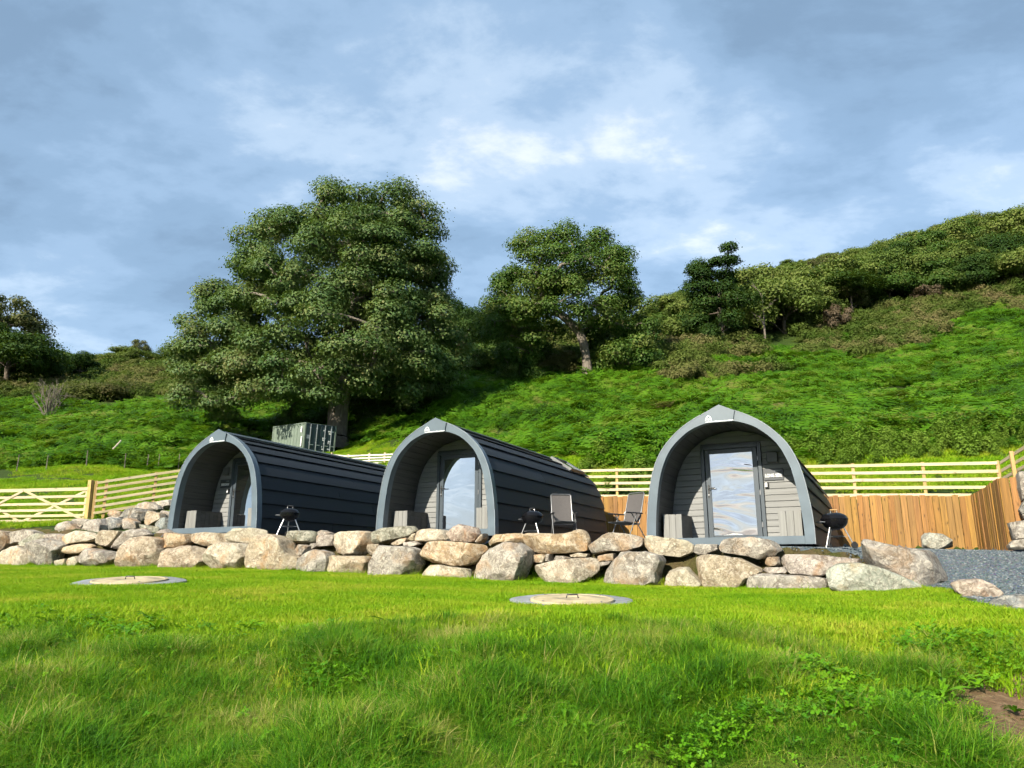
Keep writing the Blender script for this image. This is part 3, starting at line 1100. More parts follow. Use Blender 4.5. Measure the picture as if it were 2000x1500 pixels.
    for sg in (-1, 1):
        for i in range(nc):
            a = arc(body_p, lo * i / nc, min(lo * (i + 1) / nc + .03, lo), 6)
            nn = normals2(a)
            off = np.linspace(.058, .012, 6)[:, None]
            o1 = a + nn * off; o2 = a + nn * (off - .022)
            cut = random.choice([2.1, 3.0, 3.9, 4.8, 5.6]) + random.uniform(-.2, .2)
            for ya, yb in ((.121, cut - .004), (cut + .004, POD_L)):
                MB().band_y([(sg * p[0], p[1]) for p in o1], [(sg * p[0], p[1]) for p in o2], ya, yb).build('cladding_board', MATS['slat_wood'], root, True, color=tint(1.1, .22))
    rp, _ = resample(body_p, 30)
    poly = [(p[0] - .015, p[1]) for p in rp[:-1]] + [(0, rp[-1][1])] + [(-p[0] + .015, p[1]) for p in rp[:-1][::-1]]
    MB().prism_y(poly, POD_L - .10, POD_L - .04).build('rear_wall', MATS['slat_wood'], root, color=(1, 1, 1))
    MB().prism_y(poly, REC + .052, REC + .10).build('porch_bulkhead', MATS['door_paint'], root)
    apex = OUT_P[-1][1]
    MB().prism_y([(-.17, apex - .093), (-.172, apex - .073), (0, apex + .006), (.172, apex - .073), (.17, apex - .093), (0, apex - .014)], .121, POD_L + .015).build('ridge_cap', MATS['door_paint'], root)
    for xx in (-1.1, 0, 1.1):
        MB().box(xx - .06, xx + .06, .15, POD_L - .15, -.09, .0985).build('skid', MATS['black_metal'], root)
    if hatch:
        a = arc(body_p, lo - 1.02, lo - .28, 2)
        p0, p1 = a[0], a[1]
        t = (p1 - p0) / np.linalg.norm(p1 - p0); nn = np.array([t[1], -t[0]])
        def bar(s0, s1, h0, h1, ya, yb):
            q = [p0 + t * s0 + nn * h0, p0 + t * s1 + nn * h0, p0 + t * s1 + nn * h1, p0 + t * s0 + nn * h1]
            return MB().prism_y([tuple(k) for k in q], ya, yb)
        W = float(np.linalg.norm(p1 - p0))
        ya, yb = 5.75, 6.85
        rw = empty('roof_window'); rw.parent = root
        bar(0, W, .03, .13, ya, ya + .06).build('window_frame', MATS['roof_glazing'], rw)
        bar(0, W, .03, .13, yb - .06, yb).build('window_frame', MATS['door_paint'], rw)
        bar(0, .06, .03, .13, ya + .0605, yb - .0605).build('window_frame', MATS['door_paint'], rw)
        bar(W - .06, W, .03, .13, ya + .0605, yb - .0605).build('window_frame', MATS['door_paint'], rw)
        bar(.061, W - .061, .085, .10, ya + .0605, yb - .0605).build('pane', MATS['mirror_glass'], rw)
    return root


make_pod('camping pod with the SKIDDAW plaque, beside the boulder heap, darkest porch', -7.48, 19.5, EYE + .97, 'SKIDDAW', -1, False)
make_pod('camping pod between the other two, blue sky mirrored in its door', -1.68, 17.0, EYE + .77, None, 1, False, True)
make_pod('camping pod with the LONG SIDE plaque and rippled bright door glass', 3.97, 14.4, EYE + .50, 'LONG SIDE', 1, True)


# ------------------------------------------------------------------ dry stone work
def poly_px(lst, kind):
    if kind == 'A': return [(x / 4.0, 980 + y / 4.0) for x, y in lst]
    if kind == 'B': return [(450 + x / 3.636, 980 + y / 3.636) for x, y in lst]
    if kind == 'C': return [(950 + x / 3.636, 1000 + y / 3.636) for x, y in lst]
    if kind == 'D': return [(1450 + x / 3.636, 980 + y / 3.636) for x, y in lst]
    return lst


def on_plane(px, py, d):
    """where the line of sight meets the upright plane that runs along the row at depth d"""
    a = P(px, py, 1.0)
    dirv = a - Vector((0, 0, EYE))
    s0, d0 = sd(0.0, 0.0)
    s1, d1 = sd(dirv.x, dirv.y)
    k = (d - d0) / (d1 - d0)
    q = Vector((0, 0, EYE)) + dirv * k
    return sd(q.x, q.y)[0], q.z


def rock_mesh(poly, thick, seed, grow=1.0, flat=0.0):
    """a boulder whose front outline is the polygon (u,v), bulging to both sides"""
    rng = np.random.default_rng(seed)
    p = np.array(poly, float)
    area = 0.5 * np.sum(p[:, 0] * np.roll(p[:, 1], -1) - np.roll(p[:, 0], -1) * p[:, 1])
    if area < 0: p = p[::-1]
    c = p.mean(0)
    n = 52
    l = np.concatenate([[0], np.cumsum(np.hypot(*np.diff(np.vstack([p, p[:1]]), axis=0).T))])
    t = np.linspace(0, l[-1], n, endpoint=False)
    pc = np.vstack([p, p[:1]])
    q = np.stack([np.interp(t, l, pc[:, 0]), np.interp(t, l, pc[:, 1])], 1)
    q = (np.roll(q, 1, 0) + 7 * q + np.roll(q, -1, 0)) / 9
    q = (q - c) * grow
    size = math.sqrt(abs(area))
    rings = [(0.03, 1.0), (0.30, 0.985), (0.55, 0.95), (0.74, 0.88), (0.88, 0.75), (0.97, 0.50), (1.0, 0.08)]
    rings = [(1.0, .25), (1.0, .50), (.985, .72), (.95, .88), (.86, .98), (.66, 1.02), (.42, 1.04), (.20, 1.05), (0.03, 1.05)]
    vs = []
    tx, ty = rng.uniform(-.25, .25, 2)
    for sgn, rr in ((1, rings[::-1]), (-1, rings)):
        for sc, dep in rr:
            u = q * sc
            dd = dep * thick * 0.5 * (1.0 if sgn > 0 else 0.8)
            slope = (u[:, 0] * tx + u[:, 1] * ty) * (dep if sgn > 0 else 0)
            vs.append(np.stack([u[:, 0], -sgn * dd + slope * 0.8 * np.ones(n), u[:, 1]], 1))
    V = np.concatenate(vs)
    # broken planes: shave the lump with a few random flats, then roughen
    hw = np.abs(V).max(0)
    for _ in range(11):
        nv = rng.normal(size=3); nv[1] = -abs(nv[1]) * rng.uniform(1.0, 3.2) - .25
        nv /= np.linalg.norm(nv)
        sup = (V @ nv).max()
        lim = sup * rng.uniform(.70, .93)
        over = np.clip(V @ nv - lim, 0, None)
        V = V - over[:, None] * nv * 0.97
    f = (fbm3(V / size * 2.2 + seed * 1.7, seed, 3) - .5)
    f2 = (fbm3(V / size * 7.0 + seed, seed + 3, 2) - .5)
    rad = V / (np.linalg.norm(V, axis=1)[:, None] + 1e-6)
    V = V + rad * (f * 0.08 + f2 * 0.09 - .10 * np.abs(fbm3(V / size * 3.1 - seed, seed + 7, 2) - .5))[:, None] * size
    R_ = len(vs)
    fs = []
    for i in range(R_ - 1):
        for k in range(n):
            fs.append((i * n + k, (i + 1) * n + k, (i + 1) * n + (k + 1) % n, i * n + (k + 1) % n))
    fs.append(tuple(range(n))); fs.append(tuple(range((R_ - 1) * n, R_ * n))[::-1])
    me = bpy.data.meshes.new('stone')
    me.from_pydata([tuple(v) for v in V], [], fs)
    bm = bmesh.new(); bm.from_mesh(me); bmesh.ops.recalc_face_normals(bm, faces=bm.faces); bm.to_mesh(me); bm.free()
    me.polygons.foreach_set('use_smooth', np.ones(len(me.polygons), bool))
    me.set_sharp_from_angle(angle=R(19))
    me.materials.append(MATS['rock'])
    return me, c


TONES = {'tan': (.38, .30, .19), 'cream': (.50, .44, .315), 'grey': (.275, .255, .225), 'pinkgrey': (.33, .295, .255), 'green': (.20, .215, .155), 'mint': (.33, .365, .30),
         'orange': (.42, .295, .15), 'brown': (.26, .19, .12), 'dark': (.085, .09, .09), 'slate': (.14, .17, .18), 'pink': (.38, .29, .225), 'pale': (.36, .335, .285), 'blue': (.19, .24, .25)}
SEED = [100]


def stone(name, pts, d, tone, parent=None, thick=None, grow=1.045):
    sz = [on_plane(px, py, d) for px, py in pts]
    SEED[0] += 1
    w = max(a for a, b in sz) - min(a for a, b in sz); h = max(b for a, b in sz) - min(b for a, b in sz)
    th = thick or max(.35, min(.9, 0.75 * min(w, h) + .15))
    me, c = rock_mesh(sz, th, SEED[0], grow)
    x, y = from_sd(c[0], d)
    o = bpy.data.objects.new(name, me)
    col = TONES[tone]
    k = random.uniform(.92, 1.08)
    o.color = (col[0] * k, col[1] * k * random.uniform(.97, 1.03), col[2] * k, 1)
    o.location = (x, y, c[1])
    o.rotation_euler = (0, 0, R(-26))
    return link(o, parent)


WALL = [
    ('A', -1.25, 'brown', [(-70, 235), (0, 225), (60, 235), (75, 310), (20, 385), (-40, 400), (-80, 320)]),
    ('A', -1.45, 'tan', [(-60, 420), (-10, 400), (30, 420), (35, 470), (0, 500), (-60, 500)]),
    ('A', -1.15, 'pinkgrey', [(70, 255), (130, 225), (210, 215), (300, 235), (290, 270), (190, 330), (80, 330)]),
    ('A', -1.20, 'green', [(190, 310), (240, 265), (310, 245), (375, 265), (340, 300), (265, 330), (260, 370), (210, 365)]),
    ('A', -1.45, 'cream', [(40, 450), (55, 385), (110, 340), (170, 345), (240, 390), (270, 450), (290, 500), (130, 510), (45, 480)]),
    ('A', -1.40, 'grey', [(262, 310), (330, 290), (440, 300), (490, 350), (440, 400), (410, 510), (320, 515), (285, 470), (265, 380)]),
    ('A', -1.05, 'pinkgrey', [(330, 285), (430, 250), (510, 255), (515, 310), (470, 345), (440, 300)]),
    ('A', -1.15, 'cream', [(505, 275), (600, 225), (700, 235), (750, 265), (705, 310), (540, 330), (505, 320)]),
    ('A', -1.25, 'orange', [(485, 365), (560, 335), (700, 330), (730, 350), (640, 405), (560, 410), (490, 395)]),
    ('A', -1.45, 'cream', [(460, 460), (530, 445), (525, 500), (470, 510)]),
    ('A', -1.48, 'cream', [(530, 460), (610, 425), (630, 470), (600, 515), (520, 515)]),
    ('A', -1.45, 'grey', [(625, 450), (700, 365), (780, 370), (890, 395), (910, 430), (840, 510), (660, 515)]),
    ('A', -1.15, 'tan', [(740, 350), (760, 275), (850, 225), (960, 230), (960, 260), (880, 345)]),
    ('A', -1.05, 'pinkgrey', [(895, 350), (960, 300), (1030, 220), (1100, 205), (1160, 260), (1060, 300), (990, 360), (930, 370)]),
    ('A', -1.45, 'tan', [(910, 490), (970, 390), (1060, 290), (1130, 270), (1240, 290), (1260, 480), (1200, 525), (940, 520)]),
    ('A', -1.20, 'orange', [(1260, 330), (1275, 255), (1330, 240), (1470, 260), (1490, 320), (1430, 360), (1280, 360)]),
    ('A', -1.10, 'tan', [(1490, 300), (1510, 250), (1620, 240), (1780, 250), (1800, 320), (1660, 355), (1500, 325)]),
    ('A', -1.45, 'tan', [(1260, 420), (1290, 370), (1370, 365), (1480, 340), (1600, 380), (1640, 400), (1600, 500), (1490, 535), (1330, 525), (1265, 470)]),
    ('A', -1.45, 'cream', [(1620, 430), (1680, 350), (1760, 325), (1940, 330), (1970, 360), (1900, 480), (1860, 545), (1700, 545), (1630, 510)]),
    ('A', -1.10, 'cream', [(1800, 260), (1820, 215), (1990, 205), (2060, 225), (2070, 290), (1990, 325), (1810, 315)]),
    ('B', -1.40, 'tan', [(90, 505), (130, 400), (230, 240), (330, 240), (400, 265), (440, 370), (490, 400), (470, 470), (380, 510), (200, 515)]),
    ('B', -1.10, 'green', [(405, 245), (440, 210), (560, 205), (620, 220), (590, 285), (500, 300), (415, 285)]),
    ('B', -1.20, 'grey', [(470, 345), (520, 305), (570, 315), (575, 360), (520, 390), (480, 375)]),
    ('B', -1.10, 'grey', [(575, 300), (615, 290), (630, 315), (600, 335), (578, 330)]),
    ('B', -1.10, 'pinkgrey', [(620, 240), (750, 235), (740, 310), (640, 320), (620, 290)]),
    ('B', -1.00, 'pale', [(625, 220), (660, 203), (720, 225), (700, 240), (640, 240)]),
    ('B', -1.50, 'grey', [(455, 510), (520, 400), (620, 340), (700, 360), (720, 420), (690, 515), (550, 530)]),
    ('B', -1.48, 'tan', [(700, 400), (760, 385), (1000, 390), (1020, 400), (1000, 480), (950, 525), (760, 515), (720, 490)]),
    ('B', -1.10, 'cream', [(745, 360), (765, 235), (820, 215), (960, 210), (1000, 225), (975, 375), (830, 375)]),
    ('B', -1.10, 'tan', [(980, 310), (1060, 300), (1065, 330), (1030, 380), (985, 380)]),
    ('B', -1.05, 'green', [(980, 245), (1080, 195), (1200, 168), (1290, 175), (1315, 205), (1270, 245), (1100, 295), (1000, 290)]),
    ('B', -1.50, 'grey', [(1022, 360), (1080, 315), (1300, 325), (1335, 345), (1345, 450), (1290, 545), (1180, 555), (1050, 540), (1025, 520)]),
    ('B', -1.10, 'tan', [(1160, 300), (1220, 262), (1260, 255), (1250, 290), (1180, 320)]),
    ('B', -1.15, 'pale', [(1235, 290), (1330, 280), (1350, 300), (1300, 320), (1240, 310)]),
    ('B', -1.05, 'cream', [(1325, 280), (1330, 205), (1420, 190), (1540, 205), (1550, 265), (1430, 285)]),
    ('B', -1.02, 'tan', [(1270, 270), (1310, 230), (1330, 225), (1325, 280)]),
    ('B', -1.08, 'pink', [(1555, 250), (1570, 185), (1630, 158), (1740, 185), (1765, 240), (1720, 285), (1580, 280)]),
    ('B', -1.30, 'orange', [(1335, 345), (1370, 300), (1480, 278), (1640, 290), (1780, 305), (1810, 330), (1720, 440), (1640, 455), (1440, 430), (1350, 375)]),
    ('B', -1.05, 'grey', [(1745, 285), (1810, 225), (1815, 260), (1790, 295)]),
    ('B', -1.52, 'cream', [(1360, 510), (1400, 450), (1500, 450), (1690, 480), (1700, 540), (1620, 570), (1430, 565)]),
    ('C', -1.10, 'orange', [(-10, 230), (30, 165), (230, 150), (275, 165), (270, 225), (120, 215), (20, 240)]),
    ('C', -1.52, 'pinkgrey', [(-70, 440), (-40, 340), (20, 260), (120, 215), (230, 230), (300, 280), (290, 380), (250, 470), (200, 515), (60, 520), (-60, 510)]),
    ('C', -1.12, 'orange', [(275, 180), (300, 150), (480, 155), (600, 150), (640, 118), (700, 130), (730, 190), (725, 270), (600, 290), (320, 295), (280, 260)]),
    ('C', -1.25, 'tan', [(305, 310), (400, 300), (425, 320), (410, 360), (310, 355)]),
    ('C', -1.25, 'grey', [(425, 300), (460, 300), (460, 350), (430, 350)]),
    ('C', -1.25, 'grey', [(465, 345), (490, 310), (560, 315), (590, 325), (520, 350)]),
    ('C', -1.22, 'tan', [(600, 310), (660, 290), (725, 300), (710, 330), (620, 330)]),
    ('C', -1.52, 'cream', [(350, 450), (380, 380), (520, 340), (760, 320), (800, 345), (780, 420), (720, 470), (640, 515), (420, 510), (365, 490)]),
    ('C', -1.12, 'pinkgrey', [(730, 230), (760, 175), (900, 148), (1050, 165), (1110, 190), (1115, 235), (1000, 285), (880, 275), (760, 300), (740, 260)]),
    ('C', -1.22, 'tan', [(795, 310), (910, 295), (915, 345), (800, 350)]),
    ('C', -1.28, 'grey', [(780, 360), (890, 350), (880, 370), (790, 395)]),
    ('C', -1.50, 'grey', [(790, 420), (880, 350), (960, 290), (1150, 285), (1240, 310), (1260, 350), (1220, 440), (1225, 520), (1130, 545), (860, 535), (810, 480)]),
    ('C', -1.12, 'cream', [(1120, 250), (1145, 170), (1200, 172), (1420, 205), (1465, 235), (1450, 290), (1380, 320), (1200, 300), (1130, 275)]),
    ('C', -1.10, 'grey', [(1470, 260), (1500, 230), (1640, 230), (1640, 270), (1560, 305), (1480, 300)]),
    ('C', -1.58, 'cream', [(1262, 540), (1300, 420), (1360, 390), (1430, 395), (1500, 470), (1540, 520), (1460, 560), (1300, 550)]),
    ('C', -1.50, 'tan', [(1450, 360), (1520, 310), (1620, 305), (1800, 330), (1950, 400), (1960, 430), (1850, 470), (1800, 540), (1620, 572), (1560, 550), (1500, 450)]),
    ('C', -1.15, 'pinkgrey', [(1655, 260), (1680, 200), (1760, 185), (1880, 180), (2000, 195), (2090, 225), (2100, 265), (2030, 320), (1930, 335), (1850, 310), (1680, 290)]),
    ('D', -1.30, 'grey', [(165, 430), (185, 395), (260, 390), (270, 450), (180, 460)]),
    ('D', -1.40, 'pinkgrey', [(140, 490), (170, 465), (300, 465), (318, 500), (200, 510)]),
    ('D', -1.25, 'pinkgrey', [(270, 420), (300, 375), (500, 375), (700, 395), (860, 410), (870, 440), (640, 500), (560, 530), (330, 505)]),
    ('D', -1.60, 'grey', [(-10, 610), (30, 545), (130, 510), (300, 515), (560, 540), (630, 560), (600, 620), (450, 660), (200, 660), (0, 655)]),
]
s0, d0 = -6.0, -1.2
wx, wy = from_sd(s0, d0)
rw_root = empty('boulder_wall', (0, 0, 0), 0, 'long dry stone retaining wall of tan and grey boulders edging the lawn', 'stone wall')
for kd, d, tone, pts in WALL:
    stone('stone', poly_px(pts, kd), d, tone, rw_root)
HEAP = [
    (-0.6, 'pinkgrey', [(440, 235), (470, 180), (560, 155), (580, 185), (600, 215), (520, 260), (450, 265)]),
    (-0.4, 'pale', [(575, 160), (630, 135), (690, 140), (640, 215), (600, 205)]),
    (-0.5, 'pale', [(640, 240), (700, 165), (790, 135), (810, 190), (800, 240), (720, 250)]),
    (0.1, 'pale', [(795, 165), (860, 120), (930, 120), (930, 155), (850, 190)]),
    (-0.2, 'slate', [(820, 190), (890, 130), (950, 140), (970, 190), (950, 220), (860, 225)]),
    (0.9, 'tan', [(850, 105), (890, 70), (950, 80), (945, 115), (880, 125)]),
    (0.6, 'dark', [(945, 115), (990, 60), (1060, 50), (1140, 65), (1150, 120), (1100, 165), (1000, 140)]),
    (1.3, 'pale', [(1045, 60), (1080, 20), (1180, 5), (1240, 30), (1250, 60), (1190, 85), (1130, 60)]),
    (1.5, 'pale', [(1225, 20), (1260, 0), (1310, -15), (1340, 40), (1290, 60), (1240, 45)]),
    (0.4, 'tan', [(1145, 110), (1175, 75), (1260, 95), (1270, 130), (1190, 190), (1150, 160)]),
    (0.8, 'grey', [(1250, 100), (1270, 70), (1330, 75), (1340, 120), (1280, 130)]),
    (0.1, 'blue', [(1220, 180), (1290, 130), (1330, 130), (1330, 215), (1250, 215)]),
    (0.0, 'green', [(1105, 180), (1240, 200), (1250, 240), (1190, 255), (1130, 230)]),
    (-0.1, 'pale', [(960, 150), (1020, 130), (1070, 160), (1060, 210), (980, 210)]),
    (-0.6, 'pinkgrey', [(1230, 250), (1290, 215), (1330, 240), (1320, 310), (1250, 300)]),
    (-0.6, 'slate', [(1050, 285), (1080, 255), (1150, 250), (1230, 270), (1200, 310), (1090, 310)]),
    (-0.55, 'brown', [(700, 290), (740, 255), (775, 265), (760, 315), (715, 325)]),
]
hp = empty('boulder_heap', (0, 0, 0), 0, 'sloping heap of pale and dark boulders below the rail fence beside the pod', 'rock pile')
for d, tone, pts in HEAP:
    stone('stone', poly_px(pts, 'A'), d, tone, hp, grow=1.12)
BOULD = [
    ('D', -2.05, 'mint', 'long pale mint green boulder lying at the end of the wall', [(600, 490), (680, 440), (830, 435), (1000, 480), (1150, 540), (1250, 590), (1290, 650), (1000, 690), (660, 680), (625, 560)], .9),
    ('D', -1.25, 'grey', 'large brown and slate grey boulder leaning behind the mint green one', [(855, 300), (870, 270), (960, 290), (1090, 325), (1330, 345), (1430, 400), (1465, 560), (1300, 610), (1180, 600), (1000, 520), (860, 440)], .9),
    ('D', -2.6, 'pink', 'pinkish white boulder between the lawn and the gravel drive', [(1480, 580), (1540, 555), (1680, 548), (1780, 590), (1850, 650), (1760, 730), (1650, 710), (1520, 640)], .7),
    ('D', -3.9, 'slate', 'flat blue slate slab at the corner of lawn and drive', [(1720, 745), (1800, 690), (1850, 668), (2030, 660), (2040, 800), (1900, 810)], .6),
    ('D', -4.3, 'pinkgrey', 'small grey rock on the slate slab at the photo edge', [(1950, 780), (2000, 760), (2040, 780), (2040, 840), (1980, 835)], .3),
    ('D', -4.7, 'pink', 'small pinkish rock lowest at the right photo edge', [(1940, 860), (2000, 830), (2040, 850), (2040, 905), (1970, 890)], .3),
    ('D', 7.4, 'mint', 'pale mint boulder lying in front of the plank wall', [(1270, 250), (1290, 220), (1420, 230), (1490, 270), (1495, 320), (1400, 340), (1280, 325)], .8),
    ('D', 4.3, 'grey', 'dark grey squared boulder beside the end of the plank wall', [(1890, 150), (2000, 135), (2070, 140), (2070, 262), (1930, 268)], .8),
    ('D', 4.2, 'pale', 'low pale boulder at the foot of the plank wall end', [(1885, 310), (1920, 275), (2070, 260), (2070, 335), (1900, 340)], .8),
    ('D', 4.6, 'pinkgrey', 'tall grey boulder topmost beside the plank wall end', [(1950, -205), (2000, -220), (2080, -210), (2080, -20), (1985, -10), (1960, -100)], .8),
    ('D', 4.5, 'dark', 'small dark boulder wedged in the middle beside the plank wall end', [(1965, 60), (1995, -5), (2080, -15), (2080, 130), (2000, 120)], .7),
]
for kd, d, tone, lab, pts, th in BOULD:
    tag(stone('boulder', poly_px(pts, kd), d, tone, None, th, 1.04), lab, 'boulder', 'loose boulders around the drive')

# ------------------------------------------------------------------ plank retaining wall and rail fences
def frame_mat(p, ex, ey, ez):
    return Matrix(((ex.x, ey.x, ez.x, p.x), (ex.y, ey.y, ez.y, p.y), (ex.z, ey.z, ez.z, p.z), (0, 0, 0, 1)))


def plank_tint():
    k = random.uniform(.80, 1.12)
    return (k, k * random.uniform(.90, 1.06), k * random.uniform(.72, 1.12))


def plank_run(parent, a, b, za, zb, w=.155):
    a = Vector((a[0], a[1], 0)); b = Vector((b[0], b[1], 0))
    e = (b - a); L_ = e.length; e.normalize()
    n = max(1, round(L_ / w)); w = L_ / n
    nv = Vector((e.y, -e.x, 0))
    for i in range(n):
        m = a + e * (i + .5) * w
        t = (i + .5) / n
        top = za + (zb - za) * t + random.uniform(-.018, .018)
        bot = gz(m.x + nv.x * .3, m.y + nv.y * .3) - .12
        mb = MB().cbox(-w / 2 + .003, w / 2 - .003, -.014, .014, 0, top - bot, .004)
        o = mb.build('plank', MATS['plank_wood'], parent, color=plank_tint())
        q = m + nv * random.uniform(-.008, .012)
        o.location = (q.x, q.y, bot)
        o.rotation_euler = (random.uniform(-.006, .006), random.uniform(-.006, .006), math.atan2(e.y, e.x))


pw = empty('plank_retaining_wall', (0, 0, 0), 0, 'golden brown upright plank retaining wall behind the pods with a short side wing', 'retaining wall')
ztop = lambda s: EYE + 2.19 - .04 * s
cor = from_sd(4.72, BACK_D - .03)
plank_run(pw, from_sd(-6.3, BACK_D - .03), cor, ztop(-6.3), ztop(4.72))
plank_run(pw, (cor[0] - .02, cor[1] - .03), (WING_B.x, WING_B.y), ztop(4.72), EYE + 2.0)
plank_run(pw, (WING_B.x + .01, WING_B.y), (WING_C.x, WING_C.y), EYE + 2.0, EYE + 2.0)


def rail_tint(k0=1.0):
    k = k0 * random.uniform(.90, 1.08)
    return (k, k * random.uniform(.94, 1.03), k * random.uniform(.82, 1.05))


def rail_fence(root, pts, tops, hts, nr, gap, rw=.085, pw_=.085, front=True, first=True, last=True, th=.03, over=.03):
    """posts at the points, rails nailed on their near side; tops: height of the top rail's upper edge, hts: post length"""
    pts = [Vector((p[0], p[1], 0)) for p in pts]
    for i, p in enumerate(pts):
        if (i == 0 and not first) or (i == len(pts) - 1 and not last): continue
        j = min(i, len(pts) - 2)
        e = (pts[j + 1] - pts[j]).normalized()
        o = MB().cbox(-pw_ / 2, pw_ / 2, -pw_ / 2, pw_ / 2, 0, hts[i], .006).build('post', MATS['post_wood'], root, color=rail_tint())
        o.location = (p.x, p.y, tops[i] + over - hts[i])
        o.rotation_euler = (random.uniform(-.012, .012), random.uniform(-.012, .012), math.atan2(e.y, e.x))
    for i in range(len(pts) - 1):
        a, b = pts[i], pts[i + 1]
        e2 = (b - a).normalized()
        nv = Vector((e2.y, -e2.x, 0)) * (1 if front else -1)
        for k in range(nr):
            za = tops[i] - k * gap + random.uniform(-.008, .008); zb = tops[i + 1] - k * gap + random.uniform(-.008, .008)
            A = Vector((a.x, a.y, za)) + nv * (pw_ / 2 + th / 2 + .002); B = Vector((b.x, b.y, zb)) + nv * (pw_ / 2 + th / 2 + .002)
            ex = (B - A).normalized(); ey = -nv.normalized(); ez = ex.cross(ey)
            if ez.z < 0: ez = -ez
            l = (B - A).length
            o = MB().cbox(-.002, l + .002, -th / 2, th / 2, -rw, 0, .004).build('rail', MATS['rail_wood'], root, color=rail_tint())
            o.matrix_world = frame_mat(A, ex, ey, ez)


rf = empty('rail_fence', (0, 0, 0), 0, 'pale five rail timber fence along the top of the plank wall', 'fence')
ss = np.linspace(-7.0, 5.45, 8)
fp = [from_sd(s, BACK_D + .45) for s in ss]
rail_fence(rf, fp, [EYE + 3.13 - .04 * s for s in ss], [1.25] * 8, 5, .212)
c0 = Vector(fp[-1])
wd = Vector((-.33, -.944)).normalized()
wp = [c0 + wd * t for t in (.10, 1.5, 2.9, 4.4)]
rf2 = empty('rail_fence', (0, 0, 0), 0, 'short rail fence running out of the photo above the plank wing', 'fence')
rail_fence(rf2, [(p.x, p.y) for p in wp], [EYE + 2.92, EYE + 2.95, EYE + 2.98, EYE + 3.0], [1.2] * 4, 4, .212, front=False, first=False)

lf = empty('rail_fence', (0, 0, 0), 0, 'six rail timber fence sloping up from the field gate behind the boulder heap', 'fence')
pa = P(190, 941, 23.9); pb = P(352, 917, 24.9)
pts = []; tops = []
for t in (0, .12, .70, 1.28, 1.86, 2.4):
    q = pa.lerp(pb, t); pts.append((q.x, q.y)); tops.append(q.z)
rail_fence(lf, pts, tops, [1.35] * 6, 6, .185, rw=.078)

# far paddock fence under the big tree
ff = empty('paddock_fence', (0, 0, 0), 0, 'far whitish four rail paddock fence seen under the big tree', 'fence')
fpts = []; ftop = []
for px, py, Y in ((600, 893, 50), (625, 890, 49.5), (648, 887, 49), (681, 890, 48), (722, 888, 47.6), (752, 887, 47.2), (790, 885, 47), (830, 884, 47)):
    q = P(px, py, Y); fpts.append((q.x, q.y)); ftop.append(q.z)
rail_fence(ff, fpts, ftop, [1.5] * len(fpts), 4, .17, rw=.085, pw_=.11, over=.10)
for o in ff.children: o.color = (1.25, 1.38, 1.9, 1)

# field gate
ga = P(-58, 958, 24.6); gb = P(173, 953, 23.8)
gate = empty('field_gate', (0, 0, 0), 0, 'six bar timber field gate with crossed braces closing the track', 'gate')
gx = Vector((gb.x - ga.x, gb.y - ga.y, 0)); GL = gx.length; gx.normalize()
GM = frame_mat(Vector((ga.x, ga.y, gb.z - 1.02)), gx, Vector((-gx.y, gx.x, 0)), Vector((0, 0, 1)))


def gbar(a, b, w, th, y, nm, k=1.0):
    a = Vector(a); b = Vector(b)
    ex = Vector((b[0] - a[0], 0, b[1] - a[1])); l = ex.length; ex.normalize()
    M = GM @ frame_mat(Vector((a[0], y, a[1])), ex, Vector((0, 1, 0)), Vector((-ex.z, 0, ex.x)))
    o = MB().cbox(0, l, -th / 2, th / 2, -w / 2, w / 2, .004).build(nm, MATS['rail_wood'], gate, color=rail_tint(k))
    o.matrix_world = M


zs = [.04, .19, .36, .55, .77, .99]
for i, z in enumerate(zs):
    gbar((.0, z), (GL - .02, z), .078 if i < 5 else .10, .028, 0, 'bar')
gbar((.035, -.02), (.035, 1.05), .09, .04, .036, 'stile'); gbar((GL - .055, -.02), (GL - .055, 1.05), .09, .04, .036, 'stile')
mid = GL * .47
gbar((.05, .06), (mid - .03, .97), .07, .022, -.027, 'brace'); gbar((GL - .06, .06), (mid + .03, .97), .07, .022, -.027, 'brace')
gbar((.05, .93), (mid - .1, .05), .07, .022, .028, 'brace', .95); gbar((GL - .10, .93), (mid + .1, .05), .07, .022, .028, 'brace', .95)
for nm, q, hh in (('gate post that the field gate closes against, beside the sloping fence', P(181, 938, 23.85), 1.5), ('gate post at the far photo edge side of the field gate', P(-66, 942, 24.65), 1.5)):
    o = MB().cbox(-.07, .07, -.07, .07, 0, hh, .01).build('gate_post', MATS['post_wood'], None, color=rail_tint())
    o.location = (q.x, q.y, q.z - hh)
    o.rotation_euler = (.01, -.02, R(-20))
    tag(o, nm, 'post')

# thin stakes of a wire fence in the bracken, and a pole lying there
wf = empty('stake_fence', (0, 0, 0), 0, 'row of thin grey stakes at the foot of the bracken slope', 'fence')
for px, Y in ((35, 40), (92, 40), (170, 40.3), (245, 40.4), (288, 40.6), (310, 41), (350, 41.5), (405, 42)):
    q = P(px, 900, Y); g_ = gz(q.x, Y)
    MB().tube([(q.x, Y, g_ - .2), (q.x + random.uniform(-.04, .04), Y, g_ + .9)], .022, 6).build('stake', MATS['bark_pale'], wf)
q0 = P(212, 888, 43); q1 = P(234, 878, 44.5)
po = MB().tube([(q0.x, 43, gz(q0.x, 43) + .55), (q1.x, 44.5, gz(q1.x, 44.5) + .95)], .045, 7).build('timber_pole', MATS['rail_wood'], None, color=(1.1, 1.1, 1.3))
tag(po, 'pale timber pole lying aslant in the bracken above the gate', 'pole')


